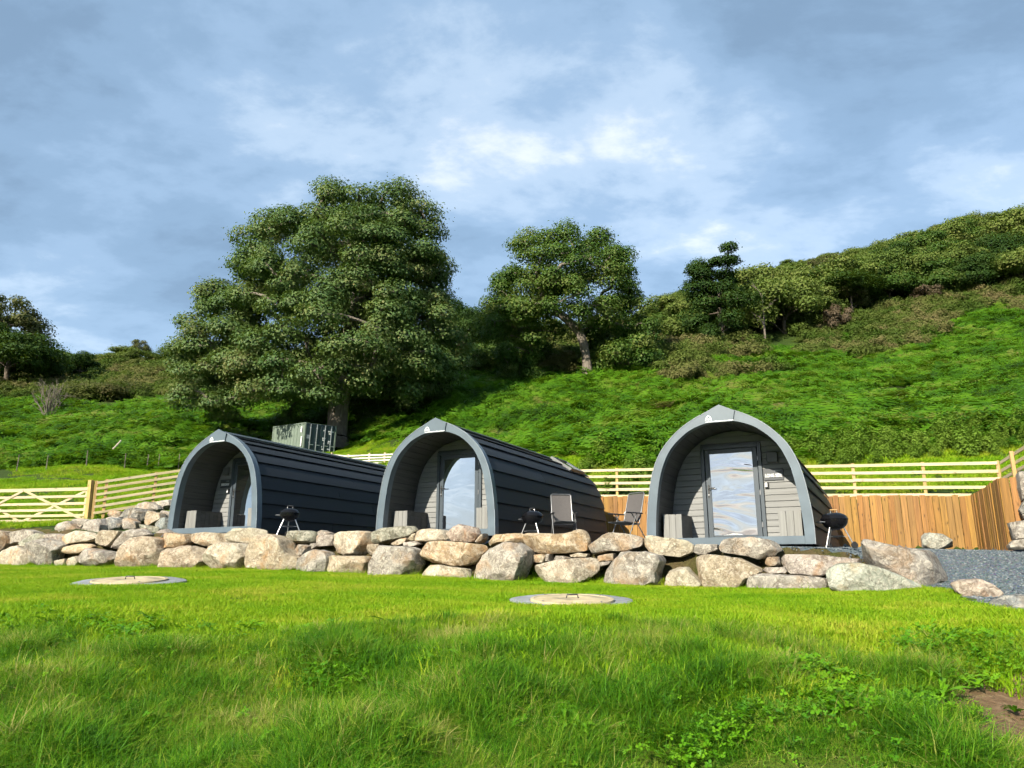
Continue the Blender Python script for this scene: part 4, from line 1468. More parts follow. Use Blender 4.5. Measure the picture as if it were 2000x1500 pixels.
# ------------------------------------------------------------------ kettle barbecues
def barbecue(label, px, Y, rz, handle_mat='black_metal'):
    q = P(px, 1060, Y)
    z = gz(q.x, Y)
    root = empty('kettle_barbecue', (q.x, Y, z), rz, label, 'barbecue', 'black kettle barbecues beside the pods')
    r = .225; zb = .50
    prof = [(0.0, -.17)] + [(r * math.sin(a), -.17 * math.cos(a)) for a in np.linspace(.25, math.pi / 2, 9)] + [(r + .006, .004), (r + .006, .012), (r - .01, .012)]
    bowl = MB().lathe([(max(a, 0.0), zb + b) for a, b in prof], 32).build('bowl', MATS['black_enamel'], root, True)
    lidp = [(r + .012, .0), (r + .014, .014)] + [(r * math.cos(a) + .004, .016 + .115 * math.sin(a)) for a in np.linspace(.08, math.pi / 2, 9)]
    lidp[-1] = (0.0, lidp[-1][1])
    lid = MB().lathe([(a, zb + .016 + b) for a, b in lidp], 32).build('lid', MATS['black_enamel'], root, True)
    zt = zb + .145
    MB().tube([(-.06, 0, zt - .012), (-.06, 0, zt + .045), (.06, 0, zt + .045), (.06, 0, zt - .012)], .006, 8).build('handle_bracket', MATS['steel'], lid, True)
    MB().tube([(-.066, 0, zt + .047), (.066, 0, zt + .047)], .014, 10).build('handle', MATS[handle_mat], lid, True)
    MB().lathe([(.0, zb + .122), (.05, zb + .124), (.05, zb + .132), (0, zb + .134)], 16, Matrix.Translation((.09, .05, -.006)) @ Matrix.Rotation(0, 4, 'X')).build('vent', MATS['steel'], lid, True)
    MB().tube([(-r, -.09, zb - .03), (-r - .085, -.07, zb - .03), (-r - .085, .07, zb - .03), (-r, .09, zb - .03)], .009, 8).build('side_handle', MATS['grey_metal'], bowl, True)
    for k, a in enumerate((R(205), R(335), R(90))):
        t = Vector((math.cos(a), math.sin(a), 0))
        foot = .30 if k != 1 else .285
        zf = 0.0 if k == 0 else .06
        MB().tube([t * .145 + Vector((0, 0, zb - .125)), t * foot + Vector((0, 0, zf))], .0115, 10).build('leg', MATS['steel'], root, True)
        if k:
            c = t * (foot + .01) + Vector((0, 0, .062))
            M = Matrix.Translation(c) @ Matrix.Rotation(R(0), 4, 'Z') @ Matrix.Rotation(R(90), 4, 'Y') @ Matrix.Rotation(R(60 if k == 2 else -30), 4, 'X')
            M = Matrix.Translation(c) @ Vector((1, 0, 0)).rotation_difference(Vector((0, 0, 1))).to_matrix().to_4x4()
            MB().lathe([(.02, -.016), (.055, -.018), (.062, -.008), (.062, .008), (.055, .018), (.02, .016)], 18, Matrix.Translation(c) @ Matrix.Rotation(R(90), 4, 'X')).build('wheel', MATS['rubber'], root, True)
    MB().lathe([(0, zb - .30), (.10, zb - .295), (.135, zb - .275), (.132, zb - .273), (0, zb - .29)], 24).build('ash_tray', MATS['grey_metal'], root, True)
    MB().tube([(-.18, -.06, zb - .285), (.17, -.06, zb - .285), (0, .20, zb - .285), (-.18, -.06, zb - .285)], .005, 6).build('leg_brace', MATS['steel'], root, True)
    return root


barbecue('kettle barbecue beside the SKIDDAW pod, in front of its dark flank', 562, 18.35, R(20))
barbecue('kettle barbecue beside the folding chair, next to the middle pod', 1040, 16.7, R(-35))
barbecue('kettle barbecue with a wooden handle beside the LONG SIDE pod and plank wall', 1634, 14.15, R(5), 'handle_wood')


# ------------------------------------------------------------------ folding recliner chairs
def chair(label, px, Y, rz):
    q = P(px, 1040, Y)
    root = empty('folding_chair', (q.x, Y, gz(q.x, Y)), rz, label, 'chair', 'folding sling chairs on the terrace')
    w = .235
    # local: the sitter faces -y
    def sling(path, nm):
        pts = [Vector(p) for p in path]
        mb = MB(); n = len(pts); k = 7
        vs = []; fs = []
        for j, p in enumerate(pts):
            for i in range(k):
                u = i / (k - 1) * 2 - 1
                sag = .018 * (1 - u * u) * math.sin(math.pi * j / (n - 1))
                vs.append((u * (w - .012), p[1] + sag * .6, p[2] - sag))
        for j in range(n - 1):
            for i in range(k - 1):
                a = j * k + i; fs.append((a, a + 1, a + k + 1, a + k))
        m = len(vs)
        vs2 = [(v[0], v[1] + .004, v[2] - .004) for v in vs]
        fs2 = [tuple(reversed([x + m for x in f])) for f in fs]
        mb.add(vs + vs2, fs + fs2)
        return mb.build(nm, MATS['sling_fabric'], root, True)
    back = [(0, .12 + .03 * t + .17 * t, .46 + .62 * t) for t in np.linspace(0, 1, 8)]
    seat = [(0, .12 - .46 * t, .41 + .035 * t) for t in np.linspace(0, 1, 7)]
    sling(back, 'backrest'); sling(seat, 'seat')
    t0, t1 = back[0], back[-1]
    f = MB()
    f.tube([(-w, t0[1], t0[2] - .05), (-w, t1[1], t1[2]), (-w + .03, t1[1] + .008, t1[2] + .028), (w - .03, t1[1] + .008, t1[2] + .028), (w, t1[1], t1[2]), (w, t0[1], t0[2] - .05)], .0125, 8)
    f.build('back_frame', MATS['grey_metal'], root, True)
    f = MB()
    f.tube([(-w, .14, .405), (-w, -.34, .445), (w, -.34, .445), (w, .14, .405), (-w, .14, .405)], .012, 8)
    f.build('seat_frame', MATS['grey_metal'], root, True)
    for sg in (-1, 1):
        x = sg * (w + .032)
        MB().tube([(x, -.30, .0), (x, .02, .62)], .012, 8).build('leg', MATS['grey_metal'], root, True)
        MB().tube([(x - sg * .015, .36, .0), (x - sg * .015, -.12, .62)], .012, 8).build('leg', MATS['grey_metal'], root, True)
        MB().cbox(x - .026, x + .026, -.30, .20, .622, .648, .01).build('armrest', MATS['black_metal'], root)
        MB().tube([(x, .17, .63), (sg * w, .235, .76)], .009, 6).build('recline_arm', MATS['grey_metal'], root, True)
    MB().tube([(-w - .03, -.28, .03), (w + .03, -.28, .03)], .010, 8).build('foot_bar', MATS['grey_metal'], root, True)
    MB().tube([(-w - .015, .34, .03), (w + .015, .34, .03)], .010, 8).build('foot_bar', MATS['grey_metal'], root, True)
    return root


chair('folding sling chair with its upright back before the dark pod flank', 1101, 17.9, R(6))
chair('folding sling chair in front of the plank wall between two pods, side on', 1226, 17.0, R(-52))

# ------------------------------------------------------------------ drain covers in the lawn
def drain(label, px, py, Y, dl):
    q = P(px, py, Y)
    z = gz(q.x, Y)
    root = empty('drain_cover', (q.x, Y, z + .03), 0, label, 'drain cover', 'round drain covers in the lawn')
    e = .35
    gx_ = (gz(q.x + e, Y) - gz(q.x - e, Y)) / (2 * e); gy_ = (gz(q.x, Y + e) - gz(q.x, Y - e)) / (2 * e)
    gy_ = max(gy_, .085)
    nv = Vector((-gx_, -gy_, 1)).normalized()
    root.rotation_mode = 'QUATERNION'
    root.rotation_quaternion = Vector((0, 0, 1)).rotation_difference(nv)
    r = dl / 2; ro = r * 1.44
    n = 40
    vs = []
    for k in range(n):
        a = 2 * math.pi * k / n
        w = 1 + .035 * math.sin(3 * a + px) + .02 * math.sin(7 * a)
        vs.append((math.cos(a) * ro * w, math.sin(a) * ro * w))
    mb = MB()
    V = [(x, y, -.12) for x, y in vs] + [(x, y, .014) for x, y in vs] + [(x * .985, y * .985, .02) for x, y in vs] + [(math.cos(2 * math.pi * k / n) * r * 1.01, math.sin(2 * math.pi * k / n) * r * 1.01, .02) for k in range(n)] + [(math.cos(2 * math.pi * k / n) * r * 1.01, math.sin(2 * math.pi * k / n) * r * 1.01, -.05) for k in range(n)]
    fs = []
    for j in range(4):
        for k in range(n):
            fs.append((j * n + k, j * n + (k + 1) % n, (j + 1) * n + (k + 1) % n, (j + 1) * n + k))
    mb.add(V, fs).build('ring', MATS['ring_concrete'], root, True)
    prof = [(r * .985, -.04), (r * .99, .030), (r * .975, .042), (r * .90, .044), (r * .885, .037), (r * .62, .040), (r * .60, .048), (r * .35, .050), (r * .33, .043), (0, .046)]
    lid = MB().lathe(prof, 40).build('lid', MATS['lid_resin'], root, True)
    MB().tube([(-.07, .0, .044), (-.06, 0, .085), (.06, 0, .085), (.07, 0, .044)], .008, 8).build('handle', MATS['black_metal'], lid, True)
    for a in (40, 130, 220, 310):
        MB().lathe([(.012, .036), (.012, .050), (0, .052)], 8, Matrix.Translation((math.cos(R(a)) * r * .94, math.sin(R(a)) * r * .94, 0))).build('bolt', MATS['grey_metal'], lid)
    return (q.x, Y, ro)


DRAINS = [drain('round buff drain cover in the lawn nearer the boulder heap and gate', 253, 1141, 11.8, 1.06),
          drain('round buff drain cover with a dark handle, nearer the camera', 1118, 1181, 9.4, 1.0)]

# ------------------------------------------------------------------ shipping container
def container():
    n = P(594, 825, 54.0)
    top = n.z
    root = empty('shipping_container', (n.x, 54.0, top - 2.59), R(38.7), 'dark green shipping container with pale side under the big tree', 'container')
    root.rotation_euler = (R(5.4), 0, R(38.7))
    W, H, LL = 2.44, 2.59, 6.06
    cs, cd = MATS['container_side'], MATS['container_door']
    # local: doors face -y from x=0..W; the long pale side is the plane x=0
    def corr(x, nm):
        mb = MB(); vs = []; fs = []
        pts = []
        y = .12; k = 0
        pat = [(0, .0), (.16, .0), (.25, .085), (.41, .085), (.5, .0)]
        while y < LL - .14:
            for dy, dx in pat[:-1]:
                if y + dy < LL - .12: pts.append((dx, y + dy))
            y += .56
        pts.append((0, LL - .12))
        for dx, yy in pts:
            vs += [(x + (dx if x < 1 else -dx) , yy, .16), (x + (dx if x < 1 else -dx), yy, H - .10)]
        for i in range(len(pts) - 1):
            fs.append((2 * i, 2 * i + 2, 2 * i + 3, 2 * i + 1))
        m = len(vs)
        vs += [(v[0] + (.02 if x < 1 else -.02), v[1], v[2]) for v in vs]
        fs += [tuple(q + m for q in reversed(f)) for f in fs]
        mb.add(vs, fs).build(nm, cs, root)
    corr(.03, 'side_panel'); corr(W - .03, 'side_panel')
    for x in (0, W - .11):
        for y in (0, LL - .12):
            MB().cbox(x, x + .11, y, y + .12, .0, H, .01).build('corner_post', cs, root)
        MB().cbox(x + .02, x + .09, .121, LL - .121, H - .10, H - .005, .008).build('top_rail', cs, root)
        MB().cbox(x + .02, x + .09, .121, LL - .121, .02, .16, .008).build('bottom_rail', cs, root)
    MB().box(.09, W - .09, .05, LL - .02, H - .045, H - .02).build('roof', cs, root)
    MB().box(.091, W - .091, LL - .06, LL - .02, .05, H - .046).build('end_wall', cs, root)
    MB().cbox(.1105, W - .1105, .0, .08, H - .12, H - .046, .006).build('door_header', cd, root)
    MB().cbox(.1105, W - .1105, .0, .08, .02, .16, .006).build('door_sill', cd, root)
    for x0, x1 in ((.113, W / 2 - .006), (W / 2 + .006, W - .113)):
        d = MB().cbox(x0, x1, .02, .07, .165, H - .125, .01).build('door', cd, root)
        for f_ in (.30, .74):
            x = x0 + (x1 - x0) * f_
            MB().tube([(x, -.012, .06), (x, -.012, H - .08)], .034, 8).build('lock_rod', MATS['steel'], d, True)
            for z in (.45, 1.2, H - .35):
                MB().cbox(x - .05, x + .05, -.03, .0195, z - .04, z + .04, .006).build('rod_bracket', MATS['steel'], d)
            MB().cbox(x - .03, x + .28, -.05, -.036, 1.02, 1.07, .004).build('rod_handle', MATS['steel'], d)
    # stencilled marks too small to read in the photograph
    mk = MB()
    for (x0, x1, z0, z1) in ((1.42, 1.60, 2.10, 2.17), (1.80, 2.22, 2.06, 2.16), (1.86, 2.02, 1.90, 2.0), (1.40, 1.68, 1.55, 1.63), (1.42, 1.56, 1.40, 1.50), (1.86, 2.10, 1.36, 1.44), (1.86, 1.94, 1.22, 1.34), (2.0, 2.08, 1.22, 1.34), (1.40, 1.48, .92, 1.02), (1.40, 1.60, .76, .84), (1.84, 2.08, .80, .88)):
        x = x0
        while x < x1 - .02:
            mk.box(x, min(x + .045, x1), .012, .0185, z0, z1); x += .062
    mk.build('stencil', MATS['white_print'], root)
    mk = MB(); mk.box(.20, .44, .012, .0185, 1.45, 1.72); mk.build('sticker', MATS['edge_trim'], root)
    mk = MB(); mk.box(.02, .0295, .55, .78, 1.9, 2.3); mk.box(.02, .0295, .42, .60, .9, 1.6); mk.build('stencil', MATS['white_print'], root)
    return n


container()

# ------------------------------------------------------------------ trees
def leaf_mesh(name, clumps, leaf, mat, rng, up=0.45, elong=1.5, hollow=.55, droop=0.0, jit=.38):
    """clumps: (centre, radii, count). Leaf sprays spread through each clump's volume, thickest towards its outside."""
    Cs = []; Ns = []; Ts = []
    for c, r, n in clumps:
        d = rng.normal(size=(int(n * 1.5), 3)); d /= np.linalg.norm(d, axis=1)[:, None]
        keep = d[:, 2] > rng.uniform(-1.1, .15, len(d))
        d = d[keep][:n]
        rad = (hollow ** 3 + (1 - hollow ** 3) * rng.random(len(d))) ** (1 / 3.0)
        rad *= 1 + .20 * rng.normal(size=len(d)) * (rng.random(len(d)) < .35)
        lump = .78 + .5 * fbm3(d * 2.3 + np.array(c) * 1.3, 3, 2)
        p = np.array(c) + d * np.array(r) * (rad * lump)[:, None]
        p[:, 2] -= droop * (d[:, 0] ** 2 + d[:, 1] ** 2) * r[2]
        nn = d * 1.0 + rng.normal(size=d.shape) * jit + np.array([0, 0, up])
        Cs.append(p); Ns.append(nn); Ts.append(np.clip(rng.normal(.5, .10) + rng.normal(size=len(d)) * .16, 0, 1))
    C = np.concatenate(Cs); N = np.concatenate(Ns); T = np.concatenate(Ts)
    N /= np.linalg.norm(N, axis=1)[:, None]
    a = rng.normal(size=C.shape)
    t = np.cross(N, a); t /= np.linalg.norm(t, axis=1)[:, None]
    b = np.cross(N, t)
    sz = leaf * rng.uniform(.6, 1.35, len(C))[:, None]
    fold = N * sz * .22
    v0 = C - t * sz * .5 * elong; v2 = C + t * sz * .5 * elong
    v1 = C + b * sz * .46 + fold + t * sz * .12; v3 = C - b * sz * .46 + fold + t * sz * .12
    V = np.stack([v0, v1, v2, v3], 1).reshape(-1, 3)
    i = np.arange(len(C)) * 4
    Fc = np.concatenate([np.stack([i, i + 1, i + 2], 1), np.stack([i, i + 2, i + 3], 1)])
    me = np_mesh(name, V, Fc, MATS[mat])
    at = me.attributes.new('tint', 'FLOAT', 'POINT')
    at.data.foreach_set('value', np.repeat(T, 4).astype(np.float32))
    return me


def limb_mesh(name, trunk, clumps, mat, rng, tip=.035, rmax=None, gnarl=.12, base_flare=1.6, sides=7, start=1, power=2.3):
    """trunk: points from the ground up; every clump centre is reached by a limb that leaves the nearest lower wood"""
    nodes = [np.array(p, float) for p in trunk]
    par = [-1] + list(range(len(trunk) - 1))
    order = sorted(range(len(clumps)), key=lambda k: np.linalg.norm(np.array(clumps[k][0]) - nodes[-1]))
    for k in order:
        c = np.array(clumps[k][0], float)
        arr = np.array(nodes)
        d = np.linalg.norm(arr - c, axis=1) + np.clip(arr[:, 2] - c[2] + .4, 0, None) * 1.6
        d[:start] += 50
        j = int(np.argmin(d))
        n = max(2, int(np.linalg.norm(c - nodes[j]) / 1.1))
        a = nodes[j]; prev = j
        for i in range(1, n + 1):
            t = i / n
            q = a * (1 - t) + c * t
            q = q + np.array([0, 0, 1.0]) * math.sin(math.pi * t) * .10 * np.linalg.norm(c - a) * (1 if c[2] > a[2] + .5 else .7)
            q = q + rng.normal(size=3) * gnarl * (1 if i < n else .3)
            nodes.append(q); par.append(prev); prev = len(nodes) - 1
    n = len(nodes)
    r = np.zeros(n)
    acc = np.zeros(n)
    kids = [0] * n
    for i in range(n):
        if par[i] >= 0: kids[par[i]] += 1
    for i in range(n - 1, -1, -1):
        if kids[i] == 0: acc[i] = tip ** power
        if par[i] >= 0: acc[par[i]] += acc[i]
    r = acc ** (1 / power)
    if rmax: r = r * min(1.0, 1e9) * (rmax / r[0])
    r = np.maximum(r, tip * .6)
    mb = MB()
    for i in range(1, n):
        a = nodes[par[i]]; b = nodes[i]
        ra = min(r[par[i]], r[i] * 1.35); rb = r[i]
        if par[i] == 0:
            ra = rb * base_flare
        mb.tube([a, b], [ra, rb], sides if rb > .06 else 5, False)
    me = bpy.data.meshes.new(name)
    me.from_pydata([tuple(v) for v in mb.v], [], mb.f)
    me.polygons.foreach_set('use_smooth', np.ones(len(me.polygons), bool))
    me.materials.append(MATS[mat])
    return me


def place_tree(name, trunk_me, crown_me, loc, label, cat='tree', group=None, rz=0.0, sc=(1, 1, 1)):
    root = empty(name, loc, rz, label, cat, group)
    root.scale = sc
    if trunk_me: link(bpy.data.objects.new('trunk', trunk_me), root)
    if crown_me: link(bpy.data.objects.new('crown', crown_me), root)
    return root


def rows_clumps(rows, cx_px, base, Y, rng, step, r_h, r_v, skip=.12, depth=.82, n_leaf=300, inner=.35):
    """crown outline measured row by row: (py, left px, right px) -> clumps spread through a rounded volume of that outline"""
    pys = np.array([r[0] for r in rows], float); ls = np.array([r[1] for r in rows], float); rs = np.array([r[2] for r in rows], float)
    out = []
    pt = P(cx_px, pys[0], Y).z; pb = P(cx_px, pys[-1], Y).z
    zz = np.arange(pt - r_v * 1.9, pb, -step * .60)
    for z in zz:
        px_, py_ = proj(np.array([0.0]), np.array([Y]), np.array([z]))
        l = np.interp(py_[0], pys, ls); r = np.interp(py_[0], pys, rs)
        xl = P(l, py_[0], Y).x; xr = P(r, py_[0], Y).x
        c = (xl + xr) / 2; a = (xr - xl) / 2 - r_h * .75
        if a < .3: a = .3
        b = a * depth
        n = max(3, int(2 * math.pi * (a + b) / 2 / step))
        ph = rng.uniform(0, 6.28)
        for k in range(n):
            if rng.random() < skip: continue
            t = ph + 2 * math.pi * (k + rng.uniform(-.25, .25)) / n
            q = rng.uniform(.86, 1.05)
            dome = 1 - abs(math.sin(t) * b * q) / Y          # the crown falls away towards its near and far side
            out.append(((c + math.cos(t) * a * q - base.x, Y + math.sin(t) * b * q - base.y, EYE + (z - EYE) * dome + rng.uniform(-.3, .3) * step - base.z),
                        (r_h * rng.uniform(.75, 1.25), r_h * rng.uniform(.75, 1.25), r_v * rng.uniform(.8, 1.2)), n_leaf))
        m = int(n * inner)
        for k in range(m):
            t = rng.uniform(0, 6.28); q = rng.uniform(.2, .65)
            out.append(((c + math.cos(t) * a * q - base.x, Y + math.sin(t) * b * q - base.y, z - base.z), (r_h, r_h, r_v), int(n_leaf * .7)))
    return out


def sycamore():
    rng = np.random.default_rng(21)
    Y = 59.0
    b = P(655, 885, Y); b.z = gz(b.x, Y) - .2
    rows = [(350, 600, 800), (378, 560, 832), (410, 525, 858), (445, 490, 878), (480, 465, 890), (512, 466, 884), (530, 462, 880), (560, 448, 872), (590, 440, 880), (620, 435, 900), (660, 430, 912), (700, 430, 908), (735, 455, 880), (765, 440, 835), (790, 500, 770)]
    cl = rows_clumps(rows, 655, b, Y, rng, 2.3, 1.60, .84, .17, .85, 900, .4)
    # the low limb that reaches out on the left
    rows2 = [(528, 400, 428), (550, 385, 450), (585, 370, 480), (625, 350, 500), (665, 335, 500), (705, 325, 500), (745, 318, 500), (785, 330, 470), (800, 380, 450)]
    cl += rows_clumps(rows2, 400, b, Y - 1.0, rng, 2.2, 1.42, .78, .16, .8, 750, .1)
    h = P(655, 345, Y).z - b.z
    tr = [(0, 0, 0), (.05, 0, 1.0), (.0, .1, 2.6), (.1, 0, 4.4), (.25, .1, 6.6), (.5, .2, 9.0), (.9, .1, 11.5), (1.3, .0, h * .72)]
    tm = limb_mesh('trunk', tr, cl, 'bark_pale', rng, .045, .80, .16, 1.75, 12, 3)
    cm = leaf_mesh('crown', cl, .165, 'leaf_sycamore', rng, .45, 1.25, hollow=.5, droop=.35, jit=.27)
    place_tree('sycamore_tree', tm, cm, b, 'huge domed tree towering over the shipping container and pods')


def oak():
    rng = np.random.default_rng(33)
    Y = 70.0
    b = P(1149, 750, Y); b.z = gz(b.x, Y) - .3
    rows = [(425, 1135, 1165), (445, 1020, 1185), (475, 985, 1222), (510, 972, 1245), (545, 960, 1255), (575, 945, 1248), (600, 935, 1225), (625, 940, 1215)]
    cl = rows_clumps(rows, 1120, b, Y, rng, 2.3, 1.45, .95, .22, .75, 700, .3)
    rows2 = [(560, 935, 1000), (600, 924, 1050), (640, 928, 1075), (680, 940, 1070), (700, 960, 1050)]
    cl += rows_clumps(rows2, 990, b, Y - 1, rng, 2.2, 1.3, .9, .22, .8, 600, .1)
    rows3 = [(550, 1215, 1275), (585, 1200, 1298), (625, 1195, 1295), (650, 1210, 1280)]
    cl += rows_clumps(rows3, 1250, b, Y, rng, 2.2, 1.25, .85, .22, .8, 600, .1)
    w = lambda px, py, dy=0: tuple(P(px, py, Y + dy) - b)
    tr = [(0, 0, 0), w(1146, 705), w(1140, 672), w(1132, 648)]
    tm1 = [w(1105, 622, -.3), w(1080, 602, -.5), w(1062, 580, -.8), w(1045, 548, -1.0)]
    # left limb as part of the main stem chain, right limb grows from the fork
    n0 = len(tr)
    tr2 = tr + tm1
    cl2 = cl + [(w(1150, 615, .4), (1, 1, 1), 0), (w(1168, 590, .6), (1, 1, 1), 0)]
    tm = limb_mesh('trunk', tr2, [c for c in cl2], 'bark_pale', rng, .05, .42, .18, 1.45, 10, 3)
    cm = leaf_mesh('crown', [c for c in cl2 if c[2] > 0], .17, 'leaf_oak', rng, .35, 1.2, hollow=.4, jit=.28)
    place_tree('oak_tree', tm, cm, b, 'open crowned oak with a pale forked trunk standing alone on the bracken hill')


sycamore()
oak()


def proto(seed, h, w, n, leaf, mat, nl=200, shape='round', bark_='bark', trunk_r=.2, tip=.03, low=.25):
    rng = np.random.default_rng(seed)
    cl = []
    for k in range(n):
        if shape == 'round':
            u = rng.normal(size=3); u /= np.linalg.norm(u); u[2] = abs(u[2]) * 1.0 - .25 * (rng.random() < .5)
            q = rng.uniform(.55, .95)
            c = (u[0] * w / 2 * q, u[1] * w / 2 * q, h * (low + (1 - low) * .42) + u[2] * h * (1 - low) * .5 * q)
        elif shape == 'tall':
            z = rng.uniform(low, 1) ** 1.0
            rr = w / 2 * (1 - .55 * max(0, z - .5)) * rng.uniform(.4, 1.0)
            t = rng.uniform(0, 6.28)
            c = (math.cos(t) * rr, math.sin(t) * rr, h * z * .95)
        else:
            t = rng.uniform(0, 6.28); rr = math.sqrt(rng.random()) * w / 2
            c = (math.cos(t) * rr, math.sin(t) * rr, h * rng.uniform(.12, .80) * (1 - .5 * (2 * rr / w) ** 2))
        s = rng.uniform(.75, 1.3) * w * (.17 if shape != 'bush' else .2)
        cl.append((c, (s, s, s * .68), nl))
    tr = [(0, 0, -.3), (0.05, 0, h * .15), (0, .05, h * .35), (.08, 0, h * .6)]
    tm = limb_mesh('trunk', tr, cl, bark_, rng, tip, trunk_r, .08, 1.4, 6, 1)
    cm = leaf_mesh('crown', cl, leaf, mat, rng, .4, 1.2, hollow=.4)
    return tm, cm


PROTO = {
    'round_a': proto(1, 8, 8, 30, .21, 'leaf_wood', 620, low=-.05),
    'round_b': proto(2, 7.5, 9, 32, .21, 'leaf_wood', 620, low=-.05),
    'round_c': proto(3, 9, 7.5, 30, .21, 'leaf_oak', 620, low=-.05),
    'dark': proto(4, 10, 9, 38, .205, 'leaf_dark', 650, low=-.08),
    'tall': proto(5, 14, 7.5, 44, .20, 'leaf_dark', 650, 'tall', trunk_r=.3, low=.0),
    'olive': proto(6, 5.0, 7.5, 26, .16, 'leaf_olive', 420, 'bush', trunk_r=.12),
    'bush': proto(7, 4.5, 6.0, 24, .17, 'leaf_oak', 420, 'bush', trunk_r=.12),
    'rust': proto(8, 4.0, 3.6, 16, .14, 'leaf_rust', 360, 'bush', trunk_r=.1),
    'thin': proto(9, 9, 6.0, 24, .17, 'leaf_olive', 330, 'round', trunk_r=.18, low=.2),
}
ntree = 0


def tree_at(name, kind, px, Y, top_py=None, width_px=None, label='', group=None, rz=None, base_off=0.0):
    """stand a tree Y metres off in the direction px; its height and width were measured in the photograph"""
    q = P(px, 700, Y)
    z = gz(q.x, Y) + base_off
    tm, cm = PROTO[kind]
    h0 = max(v.co.z for v in (cm.vertices[0], cm.vertices[len(cm.vertices) // 2])) if False else H0[kind]
    sz = 1.0; sx = 1.0
    if top_py is not None:
        sz = (P(px, top_py, Y).z - z) / h0[0]
    if width_px is not None:
        sx = width_px / F * Y / h0[1]
    else:
        sx = sz
    return place_tree(name, tm, cm, (q.x, Y, z), label, 'tree' if 'tree' in name else 'shrub', group, random.uniform(0, 6.28) if rz is None else rz, (sx, sx, sz))


H0 = {}
for k, (tm, cm) in PROTO.items():
    a = np.empty(len(cm.vertices) * 3, np.float32); cm.vertices.foreach_get('co', a); a = a.reshape(-1, 3)
    H0[k] = (float(np.percentile(a[:, 2], 99.7)), float(np.percentile(a[:, 0], 99) - np.percentile(a[:, 0], 1)))

# trees and shrubs one can tell apart
tree_at('dark_tree', 'dark', 18, 84, 640, 210, 'large dark tree at the left photo edge')
tree_at('slender_tree', 'thin', 5, 92, 578, 110, 'taller thin tree rising behind the large dark tree at the photo edge')
tree_at('dark_tree', 'dark', 160, 92, 690, 75, 'small round dark tree next to the big dark one above the bracken')
tree_at('slender_tree', 'thin', 272, 118, 664, 34, 'tiny lone tree on the skyline between two big trees')
tree_at('olive_shrub', 'olive', 222, 78, 742, 165, 'wide olive grey thorn bush on the bracken slope', rz=1.0)
tree_at('olive_shrub', 'olive', 15, 62, 822, 60, 'low dark bush in the bracken at the photo edge')
tree_at('broad_tree', 'dark', 905, 84, 590, 110, 'dark tree peeping out right behind the huge domed tree')
tree_at('rust_tree', 'rust', 922, 86, 618, 62, 'rust brown half dead tree beside the huge domed tree')
tree_at('broad_tree', 'round_c', 985, 90, 600, 130, 'green tree on the hill below the lone oak crown, its nearer left neighbour')
tree_at('broad_tree', 'round_a', 1065, 96, 630, 110, 'dim tree seen through under the lone oak branches')
tree_at('green_shrub', 'bush', 960, 76, 665, 120, 'dark green thicket between the huge tree and the oak trunk')
tree_at('green_shrub', 'bush', 1015, 70, 700, 90, 'low thicket just left of the oak trunk')
tree_at('green_shrub', 'bush', 1228, 70.5, 640, 165, 'rounded green shrub just right of the oak trunk')
tree_at('green_shrub', 'bush', 1195, 74, 625, 110, 'taller shrub rising behind the one at the oak trunk')
tree_at('green_shrub', 'bush', 1270, 74, 668, 90, 'dark shrub at the outer edge of the bushes right of the oak')
tree_at('green_shrub', 'bush', 1050, 78, 655, 100, 'tall thicket behind the oak trunk on its left')
tree_at('green_shrub', 'bush', 905, 74, 690, 90, 'thicket at the skirt of the huge domed tree')
tree_at('olive_shrub', 'olive', 1090, 74, 688, 60, 'small tan bush beneath the oak branches')
tree_at('tall_tree', 'tall', 1412, 84, 492, 140, 'tall dark tree with a ragged top left of the ridge wood')
tree_at('broad_tree', 'round_b', 1310, 96, 585, 120, 'yellowish tree between the oak and the tall ragged tree')
tree_at('broad_tree', 'dark', 1365, 92, 590, 110, 'dark tree tucked against the tall ragged tree')
tree_at('broad_tree', 'dark', 1640, 96, 540, 190, 'broad dark green tree in the lower edge of the ridge wood')
tree_at('broad_tree', 'round_a', 1490, 92, 575, 130, 'grey green tree just right of the tall ragged tree')
tree_at('broad_tree', 'dark', 1880, 108, 500, 150, 'dark tree in the lower edge of the wood near the right photo edge')
tree_at('rust_tree', 'rust', 1645, 86, 592, 55, 'small rusty brown tree at the foot of the ridge wood')
tree_at('rust_tree', 'rust', 1835, 95, 555, 70, 'rusty brown thorn at the top corner of the bracken')
